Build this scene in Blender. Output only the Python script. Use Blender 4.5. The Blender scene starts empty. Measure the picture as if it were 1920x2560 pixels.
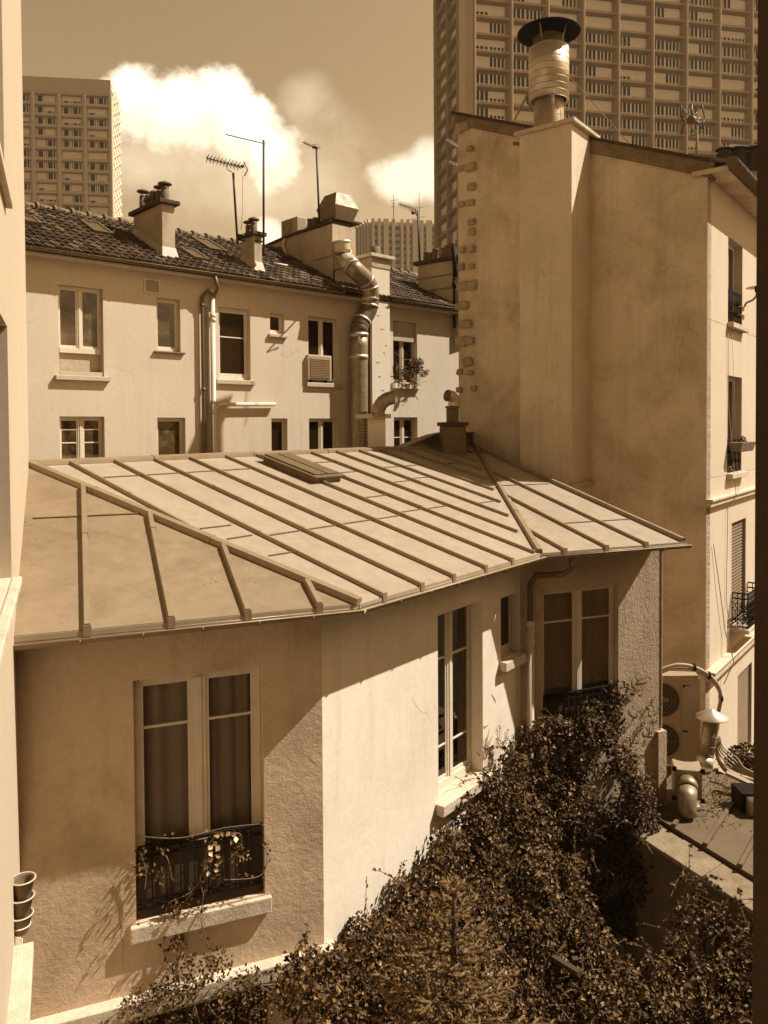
import bpy, bmesh, math, random
from mathutils import Vector, Matrix
random.seed(7)
R = math.radians
# ------------------------------------------------------------------ camera
CZ = 9.0                                   # height of the camera above the courtyard
FPX, PPX, PPY = 1940.0, 960.0, 1115.0
PITCH, ROLL = R(1.4), -0.006
sc = bpy.context.scene
F_ = Vector((0, math.cos(PITCH), -math.sin(PITCH)))
u0 = Vector((0, math.sin(PITCH), math.cos(PITCH)))
r0 = Vector((1, 0, 0))
RT = (r0*math.cos(ROLL)+u0*math.sin(ROLL)).normalized()
UP = (u0*math.cos(ROLL)-r0*math.sin(ROLL)).normalized()
cam = bpy.data.cameras.new('camera'); co = bpy.data.objects.new('camera', cam)
sc.collection.objects.link(co); sc.camera = co
cam.sensor_fit = 'VERTICAL'; cam.sensor_height = 36; cam.sensor_width = 27
cam.lens = 36*FPX/2560
cam.shift_y = -(1280-PPY)/2560
cam.clip_start = 0.05; cam.clip_end = 5000
M3 = Matrix((RT, UP, -F_)).transposed()
co.matrix_world = Matrix.Translation((0, 0, CZ)) @ M3.to_4x4()
sc.render.resolution_x = 768; sc.render.resolution_y = 1024
# ------------------------------------------------------------------ light
SUN_TRAVEL, SUN_EL = 262.0, 50.5           # compass-like heading of travel (0 = +Y, 90 = +X)
sc.view_settings.view_transform = 'Standard'; sc.view_settings.look = 'None'
sc.view_settings.gamma = 1; sc.view_settings.exposure = 0.62
hd = R(SUN_TRAVEL); ce = math.cos(R(SUN_EL))
SUND = Vector((math.sin(hd)*ce, math.cos(hd)*ce, -math.sin(R(SUN_EL))))
sl = bpy.data.lights.new('sun', 'SUN'); sl.energy = 5.0; sl.angle = R(0.5); sl.color = (1, 0.965, 0.91)
so = bpy.data.objects.new('sun', sl); sc.collection.objects.link(so)
so.rotation_euler = SUND.to_track_quat('-Z', 'Y').to_euler(); so.location = (20, 5, 40)
wd = bpy.data.worlds.new('World'); sc.world = wd; wd.use_nodes = True
nt = wd.node_tree; nt.nodes.clear(); N = nt.nodes.new; L = nt.links.new
def mth(op, a, b=None, c=None, clamp=False, tree=None):
    t = tree or nt
    n = t.nodes.new('ShaderNodeMath'); n.operation = op; n.use_clamp = clamp
    for i, v in enumerate((a, b, c)):
        if v is None: continue
        if isinstance(v, (int, float)): n.inputs[i].default_value = v
        else: t.links.new(v, n.inputs[i])
    return n.outputs[0]
sky = N('ShaderNodeTexSky'); sky.sky_type = 'NISHITA'; sky.sun_disc = False
sky.sun_elevation = R(SUN_EL); sky.sun_rotation = R((SUN_TRAVEL+180) % 360); sky.air_density = 1.0; sky.dust_density = 3.0
bw = N('ShaderNodeRGBToBW'); L(sky.outputs[0], bw.inputs[0])
tc = N('ShaderNodeTexCoord'); sp = N('ShaderNodeSeparateXYZ'); L(tc.outputs['Generated'], sp.inputs[0])
yy = mth('MAXIMUM', sp.outputs[1], 0.05)
uu = mth('DIVIDE', sp.outputs[0], yy); vv = mth('DIVIDE', sp.outputs[2], yy)
cb = N('ShaderNodeCombineXYZ'); L(uu, cb.inputs[0]); L(vv, cb.inputs[1])
def noise(scale, det, rough=0.55, vec=None, tree=None, dist=0.0):
    t = tree or nt
    n = t.nodes.new('ShaderNodeTexNoise'); n.inputs['Scale'].default_value = scale
    n.inputs['Detail'].default_value = det; n.inputs['Roughness'].default_value = rough
    n.inputs['Distortion'].default_value = dist
    if vec is not None: t.links.new(vec, n.inputs['Vector'])
    return n.outputs[0]
n1 = noise(9, 9, 0.6, cb.outputs[0]); n2 = noise(34, 6, 0.6, cb.outputs[0])
def blob(px, py, rx, ry, amp):
    a = mth('DIVIDE', mth('SUBTRACT', uu, (px-960)/1940), rx/1940)
    b = mth('DIVIDE', mth('SUBTRACT', vv, (1068-py)/1940), ry/1940)
    d = mth('ADD', mth('MULTIPLY', a, a), mth('MULTIPLY', b, b))
    return mth('MULTIPLY', mth('SUBTRACT', 1.0, mth('MINIMUM', d, 4.0)), amp)
def wsmax(a, b):
    n = N('ShaderNodeMath'); n.operation = 'SMOOTH_MAX'; L(a, n.inputs[0]); L(b, n.inputs[1]); n.inputs[2].default_value = 0.25
    return n.outputs[0]
def cloud(bl, lo, hi, namp, samp=0.5):
    acc = None
    for q in bl:
        o = blob(*q); acc = o if acc is None else wsmax(acc, o)
    acc = mth('MAXIMUM', acc, -1.6)
    acc = mth('ADD', acc, mth('MULTIPLY', mth('SUBTRACT', n1, 0.5), namp))
    acc = mth('ADD', acc, mth('MULTIPLY', mth('SUBTRACT', n2, 0.5), samp))
    mr = N('ShaderNodeMapRange'); mr.interpolation_type = 'SMOOTHSTEP'
    mr.inputs[1].default_value = lo; mr.inputs[2].default_value = hi; L(acc, mr.inputs[0])
    return mr.outputs[0]
c1 = cloud([(345, 262, 95, 105, 1), (455, 285, 120, 110, 1), (560, 262, 85, 98, 1), (630, 330, 95, 90, 1), (690, 395, 75, 90, .9), (290, 300, 60, 70, .6)], -.12, .55, 2.0, 1.3)
c2 = cloud([(770, 262, 60, 60, .55), (815, 300, 40, 40, .3), (430, 400, 300, 90, .9), (640, 450, 260, 100, .8), (780, 400, 120, 90, .4)], -.7, 1.7, 1.7, .8)
c3 = cloud([(1020, 455, 95, 62, 1), (1100, 430, 90, 85, 1), (950, 440, 40, 30, .5), (672, 590, 42, 44, .9), (705, 622, 60, 40, .8)], -.35, .8, 1.6, .8)
c4 = cloud([(1700, 900, 2600, 500, .8)], -.6, 2.6, 1.2, .3)
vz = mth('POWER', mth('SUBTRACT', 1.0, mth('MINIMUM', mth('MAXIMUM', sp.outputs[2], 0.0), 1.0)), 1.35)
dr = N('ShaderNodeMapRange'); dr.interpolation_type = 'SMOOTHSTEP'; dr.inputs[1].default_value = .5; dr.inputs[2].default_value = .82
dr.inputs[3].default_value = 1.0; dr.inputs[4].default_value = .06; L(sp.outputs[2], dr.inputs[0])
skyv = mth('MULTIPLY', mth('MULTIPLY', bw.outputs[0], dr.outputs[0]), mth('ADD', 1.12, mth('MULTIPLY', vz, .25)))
def mixc(fac, a, b, tree=None, bt='MIX'):
    t = tree or nt
    m = t.nodes.new('ShaderNodeMix'); m.data_type = 'RGBA'; m.blend_type = bt
    for s, v in ((0, fac), (6, a), (7, b)):
        if isinstance(v, (int, float)): m.inputs[s].default_value = v
        elif isinstance(v, tuple): m.inputs[s].default_value = (v[0], v[1], v[2], 1)
        else: t.links.new(v, m.inputs[s])
    return m.outputs[2]
SKYB = 7.3
cbs = N('ShaderNodeCombineXYZ')
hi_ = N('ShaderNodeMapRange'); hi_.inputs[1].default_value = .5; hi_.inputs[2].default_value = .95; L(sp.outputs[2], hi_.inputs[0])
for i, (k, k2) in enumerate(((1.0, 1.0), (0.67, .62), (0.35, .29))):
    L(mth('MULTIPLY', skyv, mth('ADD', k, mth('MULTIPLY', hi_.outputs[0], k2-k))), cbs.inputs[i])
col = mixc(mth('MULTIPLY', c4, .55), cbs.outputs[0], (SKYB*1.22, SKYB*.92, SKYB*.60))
col = mixc(mth('MULTIPLY', c2, .55), col, (SKYB*1.35, SKYB*1.1, SKYB*.76))
col = mixc(mth('MULTIPLY', c3, .85), col, (SKYB*1.36, SKYB*1.17, SKYB*.88))
c1b = cloud([(350, 235, 80, 75, 1), (455, 265, 95, 75, 1), (560, 235, 75, 80, 1), (620, 300, 75, 70, 1), (680, 370, 50, 60, .8)], -.1, 1.0, 2.4, 1.4)
col = mixc(mth('MULTIPLY', c1, .93), col, mixc(c1b, (SKYB*1.26, SKYB*1.05, SKYB*.76), (SKYB*1.52, SKYB*1.40, SKYB*1.12)))
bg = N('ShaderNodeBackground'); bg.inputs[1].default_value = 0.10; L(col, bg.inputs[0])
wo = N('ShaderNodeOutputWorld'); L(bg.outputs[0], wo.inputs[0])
# ------------------------------------------------------------------ helpers
def ray(px, py):
    return (F_ + RT*((px-PPX)/FPX) + UP*((PPY-py)/FPX))
CO = Vector((0, 0, CZ))
def at(px, py, Y):                         # point on the pixel's ray at distance Y ahead
    r = ray(px, py); return CO + r*(Y/r.y)
def atz(px, py, z):
    r = ray(px, py); return CO + r*((z-CZ)/r.z)
def hitp(px, py, P, n):
    r = ray(px, py); return CO + r*((P-CO).dot(n)/r.dot(n))
class Wall:
    def __init__(s, P, h):
        s.P = Vector((P[0], P[1], 0)); h = R(h)
        s.t = Vector((math.sin(h), math.cos(h), 0)); s.m = Vector((s.t.y, -s.t.x, 0))
    def pt(s, a, z, o=0): return s.P + s.t*a + s.m*o + Vector((0, 0, z))
    def hit(s, px, py, o=0):
        q = hitp(px, py, s.P+s.m*o, s.m); return ((q-s.P).dot(s.t), q.z)
    def s(s, px, py, o=0): return s.hit(px, py, o)[0]
    def z(s, px, py, o=0): return s.hit(px, py, o)[1]
    def off(s, o):
        w = Wall((0, 0), 0); w.P = s.P+s.m*o; w.t = s.t; w.m = s.m; return w
WM = {}
COL = sc.collection
def link(o, parent=None, loc=(0, 0, 0), rot=0.0):
    COL.objects.link(o); o.location = loc; o.rotation_euler = (0, 0, rot)
    if parent is not None:
        o.parent = parent; o.matrix_parent_inverse = WM[parent.name].inverted()
    WM[o.name] = Matrix.Translation(loc) @ Matrix.Rotation(rot, 4, 'Z')
    return o
def tag(o, label=None, cat=None, group=None, kind=None):
    if label: o['label'] = label
    if cat: o['category'] = cat
    if group: o['group'] = group
    if kind: o['kind'] = kind
    return o
def thing(name, label, cat, loc, group=None):
    o = bpy.data.objects.new(name, None); o.empty_display_size = .3
    link(o, None, tuple(loc)); return tag(o, label, cat, group)
class MB:
    def __init__(s): s.v = []; s.f = []; s.sm = []
    def add(s, vs, fs, smooth=False):
        b = len(s.v); s.v += [Vector(v) for v in vs]
        s.f += [tuple(i+b for i in f) for f in fs]; s.sm += [smooth]*len(fs); return s
    def hexa(s, p):                         # 8 points: bottom 0-3, top 4-7
        return s.add(p, [(3, 2, 1, 0), (4, 5, 6, 7), (0, 1, 5, 4), (1, 2, 6, 5), (2, 3, 7, 6), (3, 0, 4, 7)])
    def wbox(s, w, s0, s1, z0, z1, o0, o1):
        p = w.pt
        return s.hexa([p(s0, z0, o1), p(s1, z0, o1), p(s1, z0, o0), p(s0, z0, o0), p(s0, z1, o1), p(s1, z1, o1), p(s1, z1, o0), p(s0, z1, o0)])
    def bar(s, a, b, w, h, up=(0, 0, 1)):   # rectangular bar along a-b
        a = Vector(a); b = Vector(b); d = (b-a).normalized(); up = Vector(up)
        x = d.cross(up).normalized(); y = x.cross(d).normalized()
        q = [x*(-w/2), x*(w/2), x*(w/2)+y*h, x*(-w/2)+y*h]
        vs = [a+i for i in q]+[b+i for i in q]
        return s.add(vs, [(0, 1, 2, 3), (7, 6, 5, 4), (0, 4, 5, 1), (1, 5, 6, 2), (2, 6, 7, 3), (3, 7, 4, 0)])
    def tube(s, pts, r, n=8, cap=True, smooth=True):
        pts = [Vector(p) for p in pts]; k = len(pts)
        rr = r if isinstance(r, (list, tuple)) else [r]*k
        b = len(s.v); prev = None
        for i, p in enumerate(pts):
            d = (pts[min(i+1, k-1)]-pts[max(i-1, 0)]).normalized()
            if prev is None:
                x = d.orthogonal().normalized()
            else:
                x = (prev-d*prev.dot(d))
                x = x.normalized() if x.length > 1e-6 else d.orthogonal().normalized()
            prev = x; y = d.cross(x)
            for j in range(n):
                a = 2*math.pi*j/n; s.v.append(p+(x*math.cos(a)+y*math.sin(a))*rr[i])
        for i in range(k-1):
            for j in range(n):
                j2 = (j+1) % n
                s.f.append((b+i*n+j, b+i*n+j2, b+(i+1)*n+j2, b+(i+1)*n+j)); s.sm.append(smooth)
        if cap:
            s.f.append(tuple(b+j for j in reversed(range(n)))); s.sm.append(False)
            s.f.append(tuple(b+(k-1)*n+j for j in range(n))); s.sm.append(False)
        return s
    def lathe(s, c, prof, n=24, smooth=True, cap=(False, False)):
        c = Vector(c); b = len(s.v); k = len(prof)
        for r, z in prof:
            for j in range(n):
                a = 2*math.pi*j/n; s.v.append(c+Vector((r*math.cos(a), r*math.sin(a), z)))
        for i in range(k-1):
            for j in range(n):
                j2 = (j+1) % n
                s.f.append((b+i*n+j, b+i*n+j2, b+(i+1)*n+j2, b+(i+1)*n+j)); s.sm.append(smooth)
        if cap[0]: s.f.append(tuple(b+j for j in reversed(range(n)))); s.sm.append(False)
        if cap[1]: s.f.append(tuple(b+(k-1)*n+j for j in range(n))); s.sm.append(False)
        return s
    def slab(s, top, th, d=(0, 0, -1)):      # polygon with thickness
        n = len(top); d = Vector(d)*th; top = [Vector(p) for p in top]
        return s.add(top+[p+d for p in top], [tuple(range(n)), tuple(reversed(range(n, 2*n)))]+[(i, n+i, n+(i+1) % n, (i+1) % n) for i in range(n)])
    def build(s, name, mat, parent=None, bevel=0, origin=None, recalc=True):
        me = bpy.data.meshes.new(name)
        xs = [v.x for v in s.v]; ys = [v.y for v in s.v]; zs = [v.z for v in s.v]
        loc = Vector(origin) if origin is not None else Vector(((min(xs)+max(xs))/2, (min(ys)+max(ys))/2, min(zs)))
        me.from_pydata([v-loc for v in s.v], [], s.f)
        me.polygons.foreach_set('use_smooth', s.sm)
        if recalc and len(s.f) < 20000:
            bm = bmesh.new(); bm.from_mesh(me); bmesh.ops.recalc_face_normals(bm, faces=bm.faces); bm.to_mesh(me); bm.free()
        me.materials.append(mat); me.update()
        o = bpy.data.objects.new(name, me); link(o, parent, tuple(loc))
        if bevel:
            m = o.modifiers.new('bevel', 'BEVEL'); m.width = bevel; m.segments = 2; m.limit_method = 'ANGLE'; m.angle_limit = R(40)
        return o
def wallmesh(mb, w, s0, s1, z0, z1, holes, rec=0.25, o=0.0, back=False):
    """wall sheet with rectangular openings (s0,s1,z0,z1[,rec]) and their reveals"""
    S = sorted(set([s0, s1]+[h[0] for h in holes]+[h[1] for h in holes])); Z = sorted(set([z0, z1]+[h[2] for h in holes]+[h[3] for h in holes]))
    S = [x for x in S if s0 <= x <= s1]; Z = [x for x in Z if z0 <= x <= z1]
    for i in range(len(S)-1):
        for j in range(len(Z)-1):
            cs = (S[i]+S[i+1])/2; cz = (Z[j]+Z[j+1])/2
            if any(h[0] < cs < h[1] and h[2] < cz < h[3] for h in holes): continue
            mb.add([w.pt(S[i], Z[j], o), w.pt(S[i+1], Z[j], o), w.pt(S[i+1], Z[j+1], o), w.pt(S[i], Z[j+1], o)], [(0, 1, 2, 3)])
    for h in holes:
        a, b, c, d = max(h[0], s0), min(h[1], s1), max(h[2], z0), min(h[3], z1); r = h[4] if len(h) > 4 else rec
        P = lambda x, z, q: w.pt(x, z, o+q)
        for q in (((a, c), (a, d)), ((a, d), (b, d)), ((b, d), (b, c)), ((b, c), (a, c))):
            (x0, y0), (x1, y1) = q
            mb.add([P(x0, y0, 0), P(x1, y1, 0), P(x1, y1, -r), P(x0, y0, -r)], [(0, 1, 2, 3)])
    return mb
# ------------------------------------------------------------------ materials
def sep(v):
    """the tone of a surface in this sepia-toned picture: darker tones are browner"""
    pts = [(0.0, .45, .10), (.03, .52, .16), (.1, .60, .25), (.25, .69, .36), (.5, .79, .53), (.9, .87, .68)]
    for i in range(len(pts)-1):
        a, b = pts[i], pts[i+1]
        if v <= b[0] or i == len(pts)-2:
            k = min(1, max(0, (v-a[0])/(b[0]-a[0]))); g = a[1]+(b[1]-a[1])*k; bl = a[2]+(b[2]-a[2])*k; break
    return (v, v*g, v*bl)
def newmat(name):
    m = bpy.data.materials.new(name); m.use_nodes = True; t = m.node_tree
    return m, t, t.nodes['Principled BSDF']
def ramp(t, fac, stops):
    r = t.nodes.new('ShaderNodeValToRGB'); t.links.new(fac, r.inputs[0])
    e = r.color_ramp.elements
    while len(e) < len(stops): e.new(0.5)
    for el, (p, v) in zip(e, stops):
        el.position = p; c = v if isinstance(v, tuple) else (v, v, v); el.color = (c[0], c[1], c[2], 1)
    return r.outputs[0]
def simple(name, v, rough=0.7, metal=0.0, col=None, var=0.15, scale=3.0, bump=0.0, bscale=60, spec=0.5):
    m, t, b = newmat(name); c = col or sep(v)
    tc = t.nodes.new('ShaderNodeTexCoord')
    nz = noise(scale, 5, .6, tc.outputs['Object'], t)
    f = ramp(t, nz, [(.3, 1-var), (.7, 1+var*.6)])
    t.links.new(mixc(1.0, c, f, t, 'MULTIPLY'), b.inputs['Base Color'])
    b.inputs['Roughness'].default_value = rough; b.inputs['Metallic'].default_value = metal
    b.inputs['Specular IOR Level'].default_value = spec
    if bump:
        bp = t.nodes.new('ShaderNodeBump'); bp.inputs['Strength'].default_value = bump; bp.inputs['Distance'].default_value = .01
        t.links.new(noise(bscale, 4, .6, tc.outputs['Object'], t), bp.inputs['Height']); t.links.new(bp.outputs[0], b.inputs['Normal'])
    return m
def plaster(name, v, dirt=.3, dirtv=.55, bump=.4, bdist=.01, bscale=25, streak=.25, blot=1.2, crack=0.0, seed=0.0, worm=0.0, pale=0.0, tint=(1, 1, 1)):
    sep = lambda q: tuple(x*y for x, y in zip(globals()['sep'](q), tint))
    m, t, b = newmat(name)
    geo = t.nodes.new('ShaderNodeNewGeometry')
    mp = t.nodes.new('ShaderNodeMapping'); mp.inputs['Location'].default_value = (seed, seed*.7, seed*1.3); t.links.new(geo.outputs['Position'], mp.inputs[0])
    P = mp.outputs[0]
    base = sep(v)
    n_big = noise(blot, 7, .62, P, t, .4)
    c = mixc(mth('MULTIPLY', ramp(t, n_big, [(.42, 0.), (.72, 1.)]), dirt, tree=t), base, sep(v*dirtv), t)
    if pale:
        n_p = noise(blot*1.7, 8, .7, P, t, 1.2)
        c = mixc(mth('MULTIPLY', ramp(t, n_p, [(.55, 0.), (.66, 1.)]), pale, tree=t), c, sep(min(.9, v*1.45)), t)
    ms = t.nodes.new('ShaderNodeMapping'); ms.inputs['Scale'].default_value = (5, 5, .35); t.links.new(P, ms.inputs[0])
    n_s = noise(1.0, 6, .6, ms.outputs[0], t)
    c = mixc(mth('MULTIPLY', ramp(t, n_s, [(.52, 0.), (.8, 1.)]), streak, tree=t), c, sep(v*.5), t)
    n_f = noise(14, 6, .7, P, t)
    c = mixc(1.0, c, ramp(t, n_f, [(.25, .9), (.75, 1.06)]), t, 'MULTIPLY')
    n_m = noise(45, 2, .5, P, t)
    c = mixc(mth('MULTIPLY', ramp(t, n_m, [(.72, 0.), (.77, 1.)]), .45, tree=t), c, sep(v*.4), t)
    h = noise(bscale, 8, .7, P, t, .3)
    hh = h
    if worm:
        mw = t.nodes.new('ShaderNodeMapping'); mw.inputs['Scale'].default_value = (1, 1, .55); t.links.new(P, mw.inputs[0])
        hw = noise(17, 7, .7, mw.outputs[0], t, .8)
        hh = mth('ADD', h, mth('MULTIPLY', ramp(t, hw, [(.45, 0.), (.62, 1.)]), worm, tree=t), tree=t)
        c = mixc(mth('MULTIPLY', ramp(t, hw, [(.60, 0.), (.68, 1.)]), .35, tree=t), c, sep(v*.45), t)
    if crack:
        vo = t.nodes.new('ShaderNodeTexVoronoi'); vo.feature = 'DISTANCE_TO_EDGE'; vo.inputs['Scale'].default_value = .55
        wv = t.nodes.new('ShaderNodeMix'); wv.data_type = 'VECTOR'; wv.inputs[0].default_value = .18
        nn = t.nodes.new('ShaderNodeTexNoise'); nn.inputs['Scale'].default_value = 3.0; nn.inputs['Detail'].default_value = 7; t.links.new(P, nn.inputs['Vector'])
        t.links.new(P, wv.inputs[4]); t.links.new(nn.outputs['Color'], wv.inputs[5]); t.links.new(wv.outputs[1], vo.inputs['Vector'])
        k = ramp(t, vo.outputs[0], [(0.0, 1.), (.0045, 0.)])
        k = mth('MULTIPLY', k, ramp(t, noise(.9, 3, .5, P, t), [(.56, 0.), (.62, 1.)]), tree=t)
        c = mixc(mth('MULTIPLY', k, crack, tree=t), c, sep(v*.3), t)
    t.links.new(c, b.inputs['Base Color'])
    bp = t.nodes.new('ShaderNodeBump'); bp.inputs['Strength'].default_value = bump; bp.inputs['Distance'].default_value = bdist
    t.links.new(hh, bp.inputs['Height']); t.links.new(bp.outputs[0], b.inputs['Normal'])
    b.inputs['Roughness'].default_value = .9; b.inputs['Specular IOR Level'].default_value = .15
    return m
def zincmat(name, v, rough=.5, metal=.35, stain=.5, tint=(1, 1, 1)):
    sep = lambda q: tuple(x*y for x, y in zip(globals()['sep'](q), tint))
    m, t, b = newmat(name)
    geo = t.nodes.new('ShaderNodeNewGeometry'); P = geo.outputs['Position']
    c = sep(v)
    c = mixc(mth('MULTIPLY', ramp(t, noise(.8, 6, .6, P, t, .6), [(.45, 0.), (.75, 1.)]), stain, tree=t), c, sep(v*.62), t)
    c = mixc(1.0, c, ramp(t, noise(7, 8, .75, P, t), [(.3, .86), (.7, 1.08)]), t, 'MULTIPLY')
    c = mixc(mth('MULTIPLY', ramp(t, noise(9, 3, .5, P, t, 1.), [(.70, 0.), (.76, 1.)]), .55*stain*2, tree=t), c, sep(v*.4), t)
    t.links.new(c, b.inputs['Base Color'])
    b.inputs['Metallic'].default_value = metal; 
    t.links.new(ramp(t, noise(5, 5, .6, P, t), [(.3, rough-.08), (.7, rough+.12)]), b.inputs['Roughness'])
    bp = t.nodes.new('ShaderNodeBump'); bp.inputs['Strength'].default_value = .2; bp.inputs['Distance'].default_value = .01
    t.links.new(noise(2.3, 4, .5, P, t, .5), bp.inputs['Height']); t.links.new(bp.outputs[0], b.inputs['Normal'])
    return m
def glassmat(name, see=.75, tint=.6, v=.03):
    m, t, b = newmat(name)
    tr = t.nodes.new('ShaderNodeBsdfTransparent'); c = sep(tint); tr.inputs[0].default_value = (.96, .93, .89, 1)
    b.inputs['Base Color'].default_value = (*sep(v), 1); b.inputs['Roughness'].default_value = .04
    b.inputs['Specular IOR Level'].default_value = .6
    geo = t.nodes.new('ShaderNodeNewGeometry')
    bp = t.nodes.new('ShaderNodeBump'); bp.inputs['Strength'].default_value = .05; bp.inputs['Distance'].default_value = .02
    t.links.new(noise(2.2, 2, .5, geo.outputs['Position'], t), bp.inputs['Height']); t.links.new(bp.outputs[0], b.inputs['Normal'])
    if see:
        gl = t.nodes.new('ShaderNodeBsdfGlossy'); gl.inputs['Roughness'].default_value = .02; gl.inputs[0].default_value = (.9, .75, .55, 1)
        t.links.new(bp.outputs[0], gl.inputs['Normal'])
        fr = t.nodes.new('ShaderNodeFresnel'); fr.inputs[0].default_value = 1.5
        f = mth('ADD', fr.outputs[0], .04, tree=t)
        mx = t.nodes.new('ShaderNodeMixShader'); t.links.new(f, mx.inputs[0]); t.links.new(tr.outputs[0], mx.inputs[1]); t.links.new(gl.outputs[0], mx.inputs[2])
        t.links.new(mx.outputs[0], t.nodes['Material Output'].inputs[0])
    return m
M = {}
M['B'] = plaster('rough_grey_plaster', .64, 1.0, .40, .7, .022, 16, .35, .55, .8, 3, tint=(1, .9, .82))
M['C'] = plaster('smooth_cream_plaster', .80, .45, .74, .25, .01, 20, .28, .8, .5, 8)
M['D'] = plaster('pitted_plaster', .62, .6, .55, 1.0, .022, 22, .3, 1.1, .5, 13, worm=.35, tint=(1, .9, .82))
M['A'] = plaster('painted_render', .63, .35, .82, .2, .008, 16, .22, .6, .25, 21)
M['A2'] = plaster('flaking_white_render', .74, .25, .8, .3, .01, 9, .1, .6, .5, 25)
M['F'] = plaster('old_ochre_render', .76, .75, .52, .6, .03, 7, .35, .9, .5, 31, pale=.3, tint=(1, .95, .88))
M['cope'] = plaster('blackened_coping', .26, .8, .45, .6, .02, 9, .4, 2.5, 0, 33)
M['F2'] = plaster('chimney_render', .74, .5, .68, .4, .02, 10, .35, .8, .5, 37, tint=(1, .96, .9))
M['E'] = plaster('pale_facade_render', .62, .25, .75, .2, .008, 14, .3, .8, .3, 41)
M['G'] = plaster('bright_wing_plaster', .50, .25, .85, .15, .006, 10, .15, .7, 0, 47)
M['Chim'] = plaster('sooty_chimney_render', .50, .6, .55, .5, .02, 9, .5, 1.6, .5, 53)
M['stone'] = plaster('weathered_stone', .62, .5, .6, .9, .02, 14, .15, 3, 0, 59)
M['rubble'] = plaster('rubble_stone', .46, .6, .6, 1.0, .03, 12, .2, 4, 0, 61)
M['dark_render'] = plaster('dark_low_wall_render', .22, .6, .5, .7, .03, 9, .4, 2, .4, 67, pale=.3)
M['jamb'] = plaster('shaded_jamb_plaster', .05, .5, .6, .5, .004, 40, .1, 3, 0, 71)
M['conc'] = plaster('tower_concrete', .40, .35, .75, .1, .01, 2, .25, .08, 0, 73, tint=(1, .92, .8))
M['conc2'] = plaster('pale_tower_concrete', .60, .3, .8, .1, .01, 2, .2, .08, 0, 79)
M['soot'] = simple('sooty_slab', .07, .9, bump=.6, var=.4, scale=9)
M['zinc'] = zincmat('zinc_sheet', .385, .5, .15, .25, (1, 1.04, 1.13))
M['zinc_old'] = zincmat('stained_zinc_sheet', .26, .6, .1, .9)
M['zinc_dk'] = zincmat('dark_zinc', .18, .5, .3, .5)
M['lead'] = zincmat('rib_zinc', .30, .5, .25, .3)
M['zinc_dk3'] = zincmat('weathered_hood_zinc', .27, .55, .2, .5)
M['galv'] = simple('galvanised_steel', .62, .42, .5, var=.12, scale=5)
M['galv_dull'] = simple('dull_galvanised_steel', .36, .45, .55, var=.3, scale=5)
M['white'] = simple('white_paint', .70, .45, var=.1, scale=6)
M['cream'] = simple('cream_paint', .52, .5, var=.15, scale=6)
M['pvc'] = simple('pvc_pipe', .66, .4, var=.08, scale=4)
M['iron'] = simple('black_iron', .02, .7, spec=.12, col=(.014, .008, .004))
M['rust'] = simple('rusty_iron', .16, .75, bump=.5, var=.4, scale=12)
M['clay'] = simple('terracotta', .17, .85, bump=.3, var=.3, scale=9)
M['antenna'] = simple('antenna_metal', .16, .5, .5)
M['pole'] = simple('antenna_pole', .045, .6)
M['glass'] = glassmat('window_glass', .75, .97)
M['glass_dk'] = glassmat('dark_window_glass', 0, 0, .022)
M['glass_md'] = glassmat('curtained_window_glass', 0, 0, .08)
_t = M['glass_md'].node_tree; _g = _t.nodes.new('ShaderNodeNewGeometry')
_t.links.new(ramp(_t, noise(1.6, 4, .6, _g.outputs['Position'], _t, .8), [(.35, sep(.03)), (.52, sep(.09)), (.7, sep(.22))]), _t.nodes['Principled BSDF'].inputs['Base Color'])
M['curtain'] = simple('curtain_cloth', .36, .95, var=.1, col=(.60, .54, .47))
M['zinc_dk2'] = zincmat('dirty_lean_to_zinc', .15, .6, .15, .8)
M['stone_dk'] = plaster('weathered_coping_stone', .36, .6, .5, .8, .02, 10, .3, 3, .4, 83)
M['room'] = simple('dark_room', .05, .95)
M['roomlit'] = simple('reflective_room', .12, .95)
M['blind'] = simple('roller_blind', .88, .8, var=.12, scale=.2)
M['twin'] = simple('tower_window_frame', .95, .6)
M['twin_dk'] = simple('tower_window_glass', .03, .5, var=.6, scale=.25, spec=.15)
M['shutter'] = simple('louvred_shutter', .17, .8, bump=.2, var=.2)
M['acbody'] = simple('air_conditioner_casing', .34, .45, var=.08)
M['acfan'] = simple('fan_grille', .05, .6)
M['cable'] = simple('cable_sheath', .35, .7)
M['ground'] = simple('courtyard_ground', .05, .95, bump=.5)
def leafmat(name, v, var=.5, gl=.35):
    sep = lambda q: tuple(x*y for x, y in zip(globals()['sep'](q), (1, .87, .68)))
    m, t, b = newmat(name)
    geo = t.nodes.new('ShaderNodeNewGeometry')
    rnd = geo.outputs['Random Per Island']
    if name == 'fir_needle':
        rnd = noise(9, 4, .6, geo.outputs['Position'], t); c = ramp(t, rnd, [(.35, sep(v*.45)), (.65, sep(v*1.2))])
    else: c = ramp(t, rnd, [(0., sep(v*.3)), (.55, sep(v)), (.85, sep(v*1.9)), (1., sep(v*3.4))])  # brightest random leaves carry sunlit highlights painted into the colour
    t.links.new(c, b.inputs['Base Color']); b.inputs['Roughness'].default_value = gl
    b.inputs['Specular IOR Level'].default_value = .12
    return m
M['leaf'] = leafmat('creeper_leaf', .085, .75, .45)
M['leaf2'] = leafmat('pale_leaf', .32, .4, .4)
M['needle'] = leafmat('fir_needle', .20, .35, .6)
M['stem'] = simple('vine_stem', .16, .85, var=.3, scale=8)
M['bark'] = simple('bark', .06, .95, bump=.8)
# ================================================================== ground and sky-side setting
g = MB(); g.add([(-600, -200, 0), (600, -200, 0), (600, 900, 0), (-600, 900, 0)], [(0, 1, 2, 3)])
tag(g.build('ground', M['ground']), kind='structure')
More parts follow.
